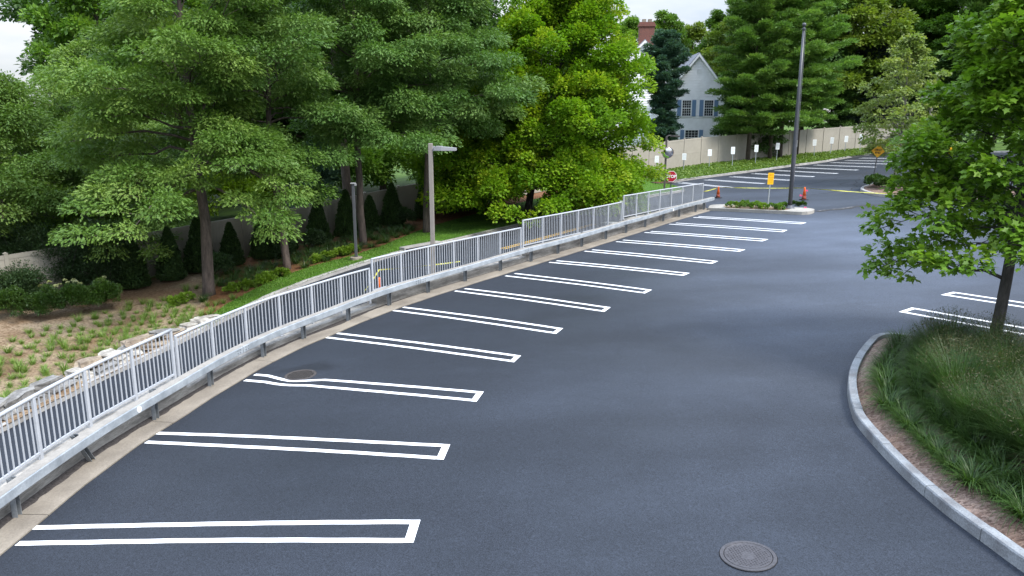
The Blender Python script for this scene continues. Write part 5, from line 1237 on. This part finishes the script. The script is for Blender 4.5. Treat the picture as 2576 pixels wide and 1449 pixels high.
# understory bushes behind the left fence
def bush(name, label, x, y, rx, rz, m, seed, L=(.12, .2), dens=6000, group=None, z=None, lumps=30, cat="bush"):
    t = tag(obj(name, shrub_mesh(name, R_(seed), rx, rz, m, L, dens, lumps), None, (x, y, (gz(x, y) if z is None else z) - .05)), label, cat, group); return t
UN = [(560, 47, 1.9, 1.6, L_BRIGHT, "bright lime bush behind the fence, left of the straight oak trunk"), (655, 47, 2.2, 1.5, L_BRIGHT, "bright lime bush behind the fence at the straight oak trunk"), (735, 49, 2.2, 1.6, L_BRIGHT, "bright lime bush behind the fence, right of the straight oak trunk"),
      (250, 40, 2.0, 1.5, L_BRIGHT, "bright lime bush behind the fence among the left oak sprays"), (115, 37, 2.0, 1.3, L_BRIGHT, "bright lime bush behind the fence near the left edge"),
      (930, 49, 2.1, 2.2, L_MID, "loose green bush above the fence, left of the lamp post"), (1020, 50, 2.3, 2.3, L_MID, "loose green bush above the fence, right beside the lamp post"), (870, 52, 2.6, 2.8, L_DARK, "dark bush behind the fence beside the rear oak trunk"),
      (480, 50, 2.8, 2.5, L_DARK, "dark bush behind the fence under the large pin oak"), (1090, 56, 3.0, 3.2, L_DARK, "dark bush behind the fence right of the lamp post"), (1170, 58, 3.0, 3.4, L_DARK, "dark bush behind the fence left of the maple"), (960, 60, 3.2, 3.4, L_DARK, "dark bush deep behind the lamp post"), (700, 60, 3.4, 3.2, L_DARK, "dark bush deep behind the straight oak trunk"), (360, 48, 2.8, 2.6, L_DARK, "dark bush behind the left end of the fence"), (1250, 62, 3.0, 3.0, L_DARK, "dark bush hidden behind the maple's left side"), (-30, 42, 3.2, 2.8, L_DARK, "dark bush at the far left edge behind the oak"), (130, 46, 3.0, 2.6, L_MID, "green bush at the left, deep behind the leftmost oak"), (580, 58, 3.4, 3.2, L_DARK, "dark bush deep behind the large pin oak")]
for i, (px, dp, rx, rz, m, lab) in enumerate(UN):
    x, y = dx(px, dp); bush("wild_bush", lab, x, y, rx, rz, m, 200 + i, (.16, .28), 5200)
x, y = dx(812, 46.5); conif("young_pine", "small soft pine showing above the fence between two oak trunks", x, y, 4.6, .3, env_pts((0, 1.8), (.5, 1.4), (1, .2)), .06, 36, L_BLUE, .4, 6, .42, 360, (.14, .24), .3)

# arborvitae row along the fence
def arb_mesh(seed, H=2.05, r=.62):
    rg = R_(seed); n = 9500; t = rg.random(n) ** 1.25; th = rg.uniform(0, 2 * np.pi, n)
    rad = r * (1 - t) ** .72 * (1 + .10 * np.sin(th * 5 + t * 9) + .08 * np.sin(th * 3 - t * 17)) * rg.uniform(.72, 1.06, n); rad *= np.interp(t, [0, .08, 1], [.72, 1, 1])
    P = np.stack([rad * np.cos(th), rad * np.sin(th), .05 + t * H], 1); o_ = np.stack([np.cos(th), np.sin(th), np.zeros(n)], 1)
    D = o_ * .55 + rg.normal(size=(n, 3)) * .25; D[:, 2] += .75; Nn = o_ + rg.normal(size=(n, 3)) * .5
    ln = rg.uniform(.07, .14, n); return leaf_mesh("foliage", P, D, Nn, ln, ln * .55, rg.random(n), T_RHOMB, L_ARB)
ARM = [arb_mesh(71), arb_mesh(72, 2.1, .58)]
core = MB(); core.lathe([(.36, .1), (.40, .4), (.30, 1.0), (.15, 1.6), (.02, 1.9)], 10)  # added dark solid inside the foliage, blocks see-through like a shaded interior
M_CORE = mat("arborvitae filler core", (.012, .017, .008), rough=1)
AX_ = [306, 398, 480, 553, 633, 692, 771, 838, 905, 957, 1033, 1097, 1160]
FXD = [83, 358, 459, 527, 600, 676, 746, 805, 866, 956, 1038, 1187]
AL = ["leftmost visible, beside the tall shrubs", "behind the drooping oak sprays, second from left", "left of the large oak trunk", "just right of the large oak trunk", "second right of the large oak trunk", "just left of the straight oak trunk", "just right of the straight oak trunk", "left of the slim grey post", "right behind the slim grey post", "right of the slim post's oak trunk", "midway between slim post and lamp post", "behind the oak trunk at the lamp post", "rightmost, half under the maple's leaves"]
for i, (a, l) in enumerate(zip(AX_, AL)):
    fi = np.interp(a, FXD, np.arange(4, 16)); f = np.array([np.interp(fi, np.arange(len(FENCE)), np.array(FENCE)[:, k]) for k in (0, 1)])
    n_ = np.array([.77, -.63]); p = f + n_ * (1.0 + .15 * math.sin(i * 2.1)); k = 1 + .09 * math.sin(i * 3.7)
    t = thing("arborvitae", "dark conical arborvitae by the tan fence, " + l, "shrub", (p[0], p[1], gz(*p)), i * 1.3, "arborvitae row along the fence"); t.scale = (k, k, k * (1 + .06 * math.sin(i * 1.3)))
    obj("foliage", ARM[i % 2], t)
    if i == 0: core.build("trunk", M_CORE, t); CORE = t.children[-1].data if t.children[-1].name.startswith("trunk") else [c for c in t.children if c.name.startswith("trunk")][0].data  # this trunk is the added dark filler core, not wood
    else: obj("trunk", CORE, t)
# low loose shrubs between them
LS = [((560, 690), "left of the straight trunk"), ((712, 640), "at the foot of the straight trunk"), ((800, 640), "between straight trunk and slim post"), ((985, 585), "right of the slim post"), ((1062, 545), "beside the lamp post trunk")]
for i, (p, l) in enumerate([((-12.3, 31.2), "just behind the large oak trunk"), ((-10.2, 33.6), "at the foot of the straight oak trunk"), ((-9.3, 35.2), "between the straight trunk and the slim post"), ((-5.6, 40.0), "to the right of the slim grey post"), ((-3.5, 42.6), "behind the beige lamp post"), ((-2.2, 42.3), "at the left foot of the maple")]):
    bush("low_shrub", "low loose grey green shrub in the mulch " + l, p[0], p[1], .62, .5, L_SHRUB, 300 + i, (.06, .11), 2600)
# tall multi-stemmed shrubs at the left
for i, (x, y, H_, r_, l) in enumerate([(-20.3, 28.6, 3.0, 1.15, "cut by the left edge"), (-18.7, 28.5, 3.0, 1.25, "second from the left edge"), (-17.3, 28.7, 2.9, 1.25, "middle of the group"), (-16.0, 29.0, 2.7, 1.1, "rightmost, beside the arborvitae"), (-18.0, 26.9, 1.3, .8, "low one behind the boxwoods")]):
    rg = R_(320 + i); wood = MB(); C = []; A = []; R = []
    for k in range(15):
        th = k * 2.4; rr = r_ * rg.uniform(.3, .85); tp = np.array([math.cos(th) * rr, math.sin(th) * rr, H_ * rg.uniform(.6, .95)])
        wood.tube([(math.cos(th) * .08, math.sin(th) * .08, -.1), tuple(tp * np.array([.45, .45, .5])), tuple(tp)], [.022, .016, .006], 5)
        for q in (.2, .35, .45, .6, .75, .9, 1.0):
            C.append(tp * np.array([.3 + .7 * q, .3 + .7 * q, q]) + rg.normal(size=3) * .12); A.append(unit(tp)); R.append(.46)
    lv = clump_leaves(rg, np.array(C), np.array(A), np.array(R), 900, flat=.8, up=.6, L=(.05, .09), aspect=.6)
    make_tree("tall_shrub", "tall multi stemmed dark green shrub before the fence, " + l, (x, y, gz(x, y)), wood, lv, M_BARK_GREY, L_SHRUB, T_RHOMB, cat="shrub", group="tall shrubs at the left end of the fence")
for i, (x, y) in enumerate([(-18.6, 25.55), (-17.35, 25.5), (-16.3, 25.75), (-15.55, 26.2), (-14.75, 26.65)]):
    bush("boxwood", "rounded bright green boxwood above the tuft bed, " + ["cut by the left edge", "second from the left edge", "middle of five", "fourth from the left", "rightmost and darkest"][i], x, y, .64, .60, L_BOX, 340 + i, (.04, .07), 7500, "boxwood row above the tuft bed", cat="boxwood")
for i, (x, y) in enumerate([(-17.0, 26.9), (-16.2, 27.2), (-15.4, 27.5)]):
    t = thing("hydrangea", "small hydrangea with pale lime blooms behind the boxwoods, " + ["left of three", "middle of three", "right of three"][i], "hydrangea", (x, y, gz(x, y)), 0, "hydrangeas behind the boxwoods")
    obj("foliage", shrub_mesh("foliage", R_(360 + i), .45, .42, L_SHRUB, (.06, .1), 1500), t); rg = R_(370 + i); C = []
    for k in range(5): C.append((rg.normal() * .25, rg.normal() * .25, .88 + rg.normal() * .06))
    C = np.array(C); 
    for k in range(5):
        lv = clump_leaves(rg, C[k:k + 1], np.array([[0, 0, 1.]]), np.array([.075]), 12000, flat=.8, up=1., droop=0, L=(.03, .05), aspect=.8); obj("bloom", leaf_mesh("bloom", *lv, T_RHOMB, L_BUD), t)

# tufts of grass in the mulch
TM = [tuft_mesh("grass_tuft", R_(80 + k), 75, h, .014, .75, L_TUFT, .07) for k, h in enumerate((.36, .44, .32, .48))]
DM = [tuft_mesh("lilyturf_tuft", R_(90 + k), 110, h, .017, 1.0, L_LIRI, .10, bend=(.8, 1.9)) for k, h in enumerate((.52, .60))]
rg = R_(8); cnt = 0
def grid_uv(u0, u1, v0, v1, sp, rg):
    out = []; u = u0; r = 0
    while u < u1:
        a, b = loft_pt(u, 0), loft_pt(u, 1); W_ = np.linalg.norm((b - a)[:2]); v = v0(u) + (.5 * sp / W_ if r % 2 else 0)
        while v < v1(u): out.append((u + rg.normal() * .03, v + rg.normal() * .10 * sp / W_)); v += sp / W_
        d = np.linalg.norm((loft_pt(u + .1, .3) - loft_pt(u, .3))[:2]) / .1; u += sp * .9 / d; r += 1
    return out
def on_view(p): 
    d = p - np.array([0, 0, CAM_H]); c_, s_ = math.cos(math.radians(12.49)), math.sin(math.radians(12.49)); dep = d[1] * c_ - d[2] * s_
    return dep > 1 and -25 < 1288 + 1900 * d[0] / dep and 724.5 - 1900 * (d[1] * s_ + d[2] * c_) / dep < 1015 and 724.5 - 1900 * (d[1] * s_ + d[2] * c_) / dep < 1030 - (1288 + 1900 * d[0] / dep) * .40
trunks = [(-11.65, 28.33), (-9.44, 31.12), (-6.95, 34.9), (-4.26, 37.3), (-6.55, 31.3)]
for u, v in grid_uv(2.6, 9.6, lambda u: max(.115, vl(u) + .03), lambda u: .66 if u < 7 else .36, .52, rg):
    p = loft_pt(u, v)
    if cnt >= 275 or not on_view(p) or rg.random() < .05: continue
    if math.hypot(p[0] + 11.65, p[1] - 28.33) < 1.3: continue
    o = obj("grass_tuft", TM[int(rg.integers(4))], None, (p[0], p[1], p[2] - .01), rg.uniform(0, 6.28)); k = rg.uniform(.62, 1.08); o.scale = (k, k, k * rg.uniform(.8, 1.1))
    tag(o, "small yellow green grass tuft in the open tan mulch above the stone wall", "grass tuft", "grass tufts in the tan mulch"); cnt += 1
cn2 = 0
for u, v in grid_uv(7.4, 13.6, lambda u: vl(u) + .03 if u > 9.4 else .38, lambda u: .76, .68, rg):
    p = loft_pt(u, v)
    if cn2 >= 150 or any(math.hypot(p[0] - a, p[1] - b) < .75 for a, b in trunks) or rg.random() < .08: continue
    o = obj("lilyturf_tuft", DM[int(rg.integers(2))], None, (p[0], p[1], p[2] - .01), rg.uniform(0, 6.28)); k = rg.uniform(.8, 1.2); o.scale = (k, k, k * .85)
    tag(o, "dark green arching lilyturf tuft in the brown mulch under the oaks", "grass tuft", "lilyturf tufts under the oaks"); cn2 += 1
# lime leafy perennials in a broken row
for i, (x, y) in enumerate([(-12.5, 27.3), (-12.1, 27.6), (-10.75, 28.35), (-10.4, 28.7), (-10.0, 29.05), (-9.65, 29.4), (-9.2, 29.8), (-8.35, 31.7), (-8.0, 32.1), (-7.65, 32.5), (-7.3, 32.75), (-6.95, 33.0)]):
    x += .1 * math.sin(i * 5); bush("lime_perennial", "low clump of lime green leaves in the row under the oaks", x, y, .36, .2, L_HOSTA, 400 + i, (.07, .12), 700, "lime leafy clumps under the oaks", lumps=16, cat="perennial")

# lawn blades and bank cover: uncountable
def blades_on(name, label, pts, h, w, m, seed, cat, kind="stuff", bend=(.3, 1.1), per=1):
    rg = R_(seed); P = np.repeat(pts, per, 0); n = len(P); P = P + rg.normal(size=P.shape) * np.array([.02, .02, 0])
    me = blade_mesh(name, rg, P, rg.uniform(0, 6.28, n), rg.uniform(0, .5, n), rg.uniform(.6, 1.2, n) * h, np.full(n, w), rg.uniform(*bend, n), rg.random(n), m)
    o = obj(name, me); tag(o, label, cat, None, kind); return o
rg = R_(21); pts = []
for k in range(26000):
    u = rg.uniform(7.95, 23); a = vl(u); v = a * rg.random(); pts.append(loft_pt(u, v))
blades_on("lawn_grass", "bright mown grass blades on the lawn strip beside the driveway", np.array(pts), .07, .018, L_LAWN, 22, "grass")
rg = R_(23); P = []; 
for k in range(30000):
    u = rg.uniform(22.4, 35); v = rg.random() * .98 + .01; p = loft_pt(u, v); p[2] += rg.random() * .16 * (.4 + .6 * (.5 + .5 * math.sin(p[0] * 2.1) * math.sin(p[1] * 1.7))); P.append(p)
P = np.array(P); n = len(P); D = rg.normal(size=(n, 3)); D[:, 2] = abs(D[:, 2]) * .5; Nn = rg.normal(size=(n, 3)) * .5 + np.array([0, 0, 1.]); ln = rg.uniform(.10, .2, n)
o = obj("bank_ground_cover", leaf_mesh("bank_ground_cover", P, D, Nn, ln, ln * .6, rg.random(n), T_RHOMB, L_IVYL)); tag(o, "low leafy green ground cover on the bank under the parking signs", "ground cover", None, "stuff")

# near planter: lilyturf in two rows, big switchgrass clumps behind
LM = [tuft_mesh("lilyturf_clump", R_(100 + k), 260, .46 + .04 * k, .013, 1.1, L_LIRI, .10, bend=(.7, 2.1), tilt=.6) for k in range(3)]
kq = catmull(KF, .05); kt = unit(np.gradient(kq, axis=0)); kn = np.stack([-kt[:, 1], kt[:, 0]], 1)
ks = np.r_[0, np.cumsum(np.linalg.norm(np.diff(kq, axis=0), axis=1))]
pz = lambda x, y: lz(x, y) + .17
rg = R_(9)
def kpt(s, off): i = np.searchsorted(ks, s); i = min(i, len(kq) - 1); return kq[i] + kn[i] * off
for row, (off, s0, s1, sp) in enumerate([(.68, 1.3, 12.2, .50), (1.18, 1.7, 11.0, .54)]):
    for s in np.arange(s0, s1, sp):
        p = kpt(s, off + rg.normal() * .05); k = rg.uniform(.85, 1.2)
        o = obj("lilyturf_clump", LM[int(rg.integers(3))], None, (p[0], p[1], pz(*p)), rg.uniform(0, 6.28)); o.scale = (k, k, k)
        tag(o, ("green lilyturf clump in the outer row right behind the curved kerb" if row == 0 else "green lilyturf clump in the inner row between kerb row and tall grasses"), "grass clump", "outer lilyturf row in the near planter" if row == 0 else "inner lilyturf row in the near planter")
kq2 = catmull(KB, .05); kt2 = unit(np.gradient(kq2, axis=0)); kn2 = -np.stack([-kt2[:, 1], kt2[:, 0]], 1)
ks2 = np.r_[0, np.cumsum(np.linalg.norm(np.diff(kq2, axis=0), axis=1))]
for s in np.arange(.5, 6.5, .48):
    i = min(np.searchsorted(ks2, s), len(kq2) - 1); p = kq2[i] + kn2[i] * .45
    o = obj("lilyturf_clump", LM[int(rg.integers(3))], None, (p[0], p[1], pz(*p)), rg.uniform(0, 6.28)); k = rg.uniform(.8, 1.05); o.scale = (k, k, k)
    tag(o, "green lilyturf clump along the back kerb of the near planter by the tree", "grass clump", "back lilyturf row in the near planter")
def orn_mesh(seed):
    rg = R_(seed); n = 1500; a = rg.uniform(0, 2 * np.pi, n); rr = .16 * np.sqrt(rg.random(n)); base = np.stack([np.cos(a) * rr, np.sin(a) * rr, np.zeros(n)], 1)
    me = blade_mesh("switchgrass_blades", rg, base, a + rg.normal(size=n) * .5, rg.uniform(0, .45, n), rg.uniform(.6, 1.1, n) * 1.15, rg.uniform(.007, .011, n), rg.uniform(.25, 1.25, n), .7 * rg.random(n), L_ORN)
    m = 1100; th = rg.uniform(0, 2 * np.pi, m); rd = .62 * np.sqrt(rg.random(m)); zz = .86 + .30 * rg.random(m) - .35 * (rd / .62) ** 2 + .05
    P = np.stack([np.cos(th) * rd, np.sin(th) * rd, zz], 1); D = rg.normal(size=(m, 3)) * .6; D[:, 2] += .6; Nn = rg.normal(size=(m, 3)); ln = rg.uniform(.03, .07, m)
    return me, leaf_mesh("seed_heads", P, D, Nn, ln, ln * .18, rg.random(m), T_RHOMB, L_SEED)
OM = [orn_mesh(110), orn_mesh(111), orn_mesh(112)]
OP = []
for off, s0, s1, sp in ((1.68, 1.9, 11.0, .82), (2.45, 2.6, 10.5, .86), (3.5, 3.3, 10, .9), (4.3, 4.8, 10, .95), (5.1, 6.5, 10, 1.0)):
    for s in np.arange(s0, s1, sp):
        p = kpt(s, off) + rg.normal(size=2) * .1
        if min(np.hypot(kq2[:, 0] - p[0], kq2[:, 1] - p[1])) < 1.0 or math.hypot(p[0] - 10.13, p[1] - 15.3) < .8 or math.hypot(p[0] - 11.0, p[1] - 13.0) < 1.1: continue
        if any(math.hypot(p[0] - a, p[1] - b) < .6 for a, b in OP): continue
        OP.append(tuple(p))
for i, p in enumerate(OP):
    t = thing("switchgrass", "large hazy switchgrass clump with brownish seed heads filling the near planter", "ornamental grass", (p[0], p[1], pz(*p)), rg.uniform(0, 6.28), "switchgrass clumps in the near planter")
    k = rg.uniform(.85, 1.12); t.scale = (k, k, k * rg.uniform(.9, 1.08)); a, b = OM[i % 3]; obj("blades", a, t); obj("seed_heads", b, t)

# low shrubs on the islands
for i, (x, y) in enumerate([(11.85, 41.0), (12.25, 40.85), (12.6, 40.4), (12.95, 40.15), (13.25, 39.75), (13.6, 39.5), (13.85, 39.15), (13.2, 40.6), (12.7, 41.2), (14.2, 39.65)]):
    bush("low_juniper", "low fresh green juniper in the soil bed left of the flagpole", x, y, .33, .17, L_HOSTA if i % 3 == 1 else L_MID, 430 + i, (.05, .10), 700, "low junipers on the flagpole island", lz(x, y) + .18, 10, "low shrub")
for i, (x, y, l) in enumerate([(15.0, 40.15, "just right behind the flagpole foot"), (15.3, 39.85, "alone at the island's right edge")]):
    bush("low_juniper", "low dark green juniper " + l, x, y, .26, .17, L_BOX, 445 + i, (.05, .10), 600, None, lz(x, y) + .16, 10, "low shrub")
for i, (x, y) in enumerate([(22.6, 47.7), (23.1, 48.3), (22.3, 46.9), (23.0, 47.2), (22.5, 46.0), (23.4, 46.4), (23.2, 45.2), (24.0, 47.6)]):
    bush("island_shrub", "dark green rounded low shrub on the far island by the dead end sign", x, y, .5, .36, L_BOX, 450 + i, (.08, .14), 1100, "low shrubs on the far island", lz(x, y) + .2, 14, "low shrub")
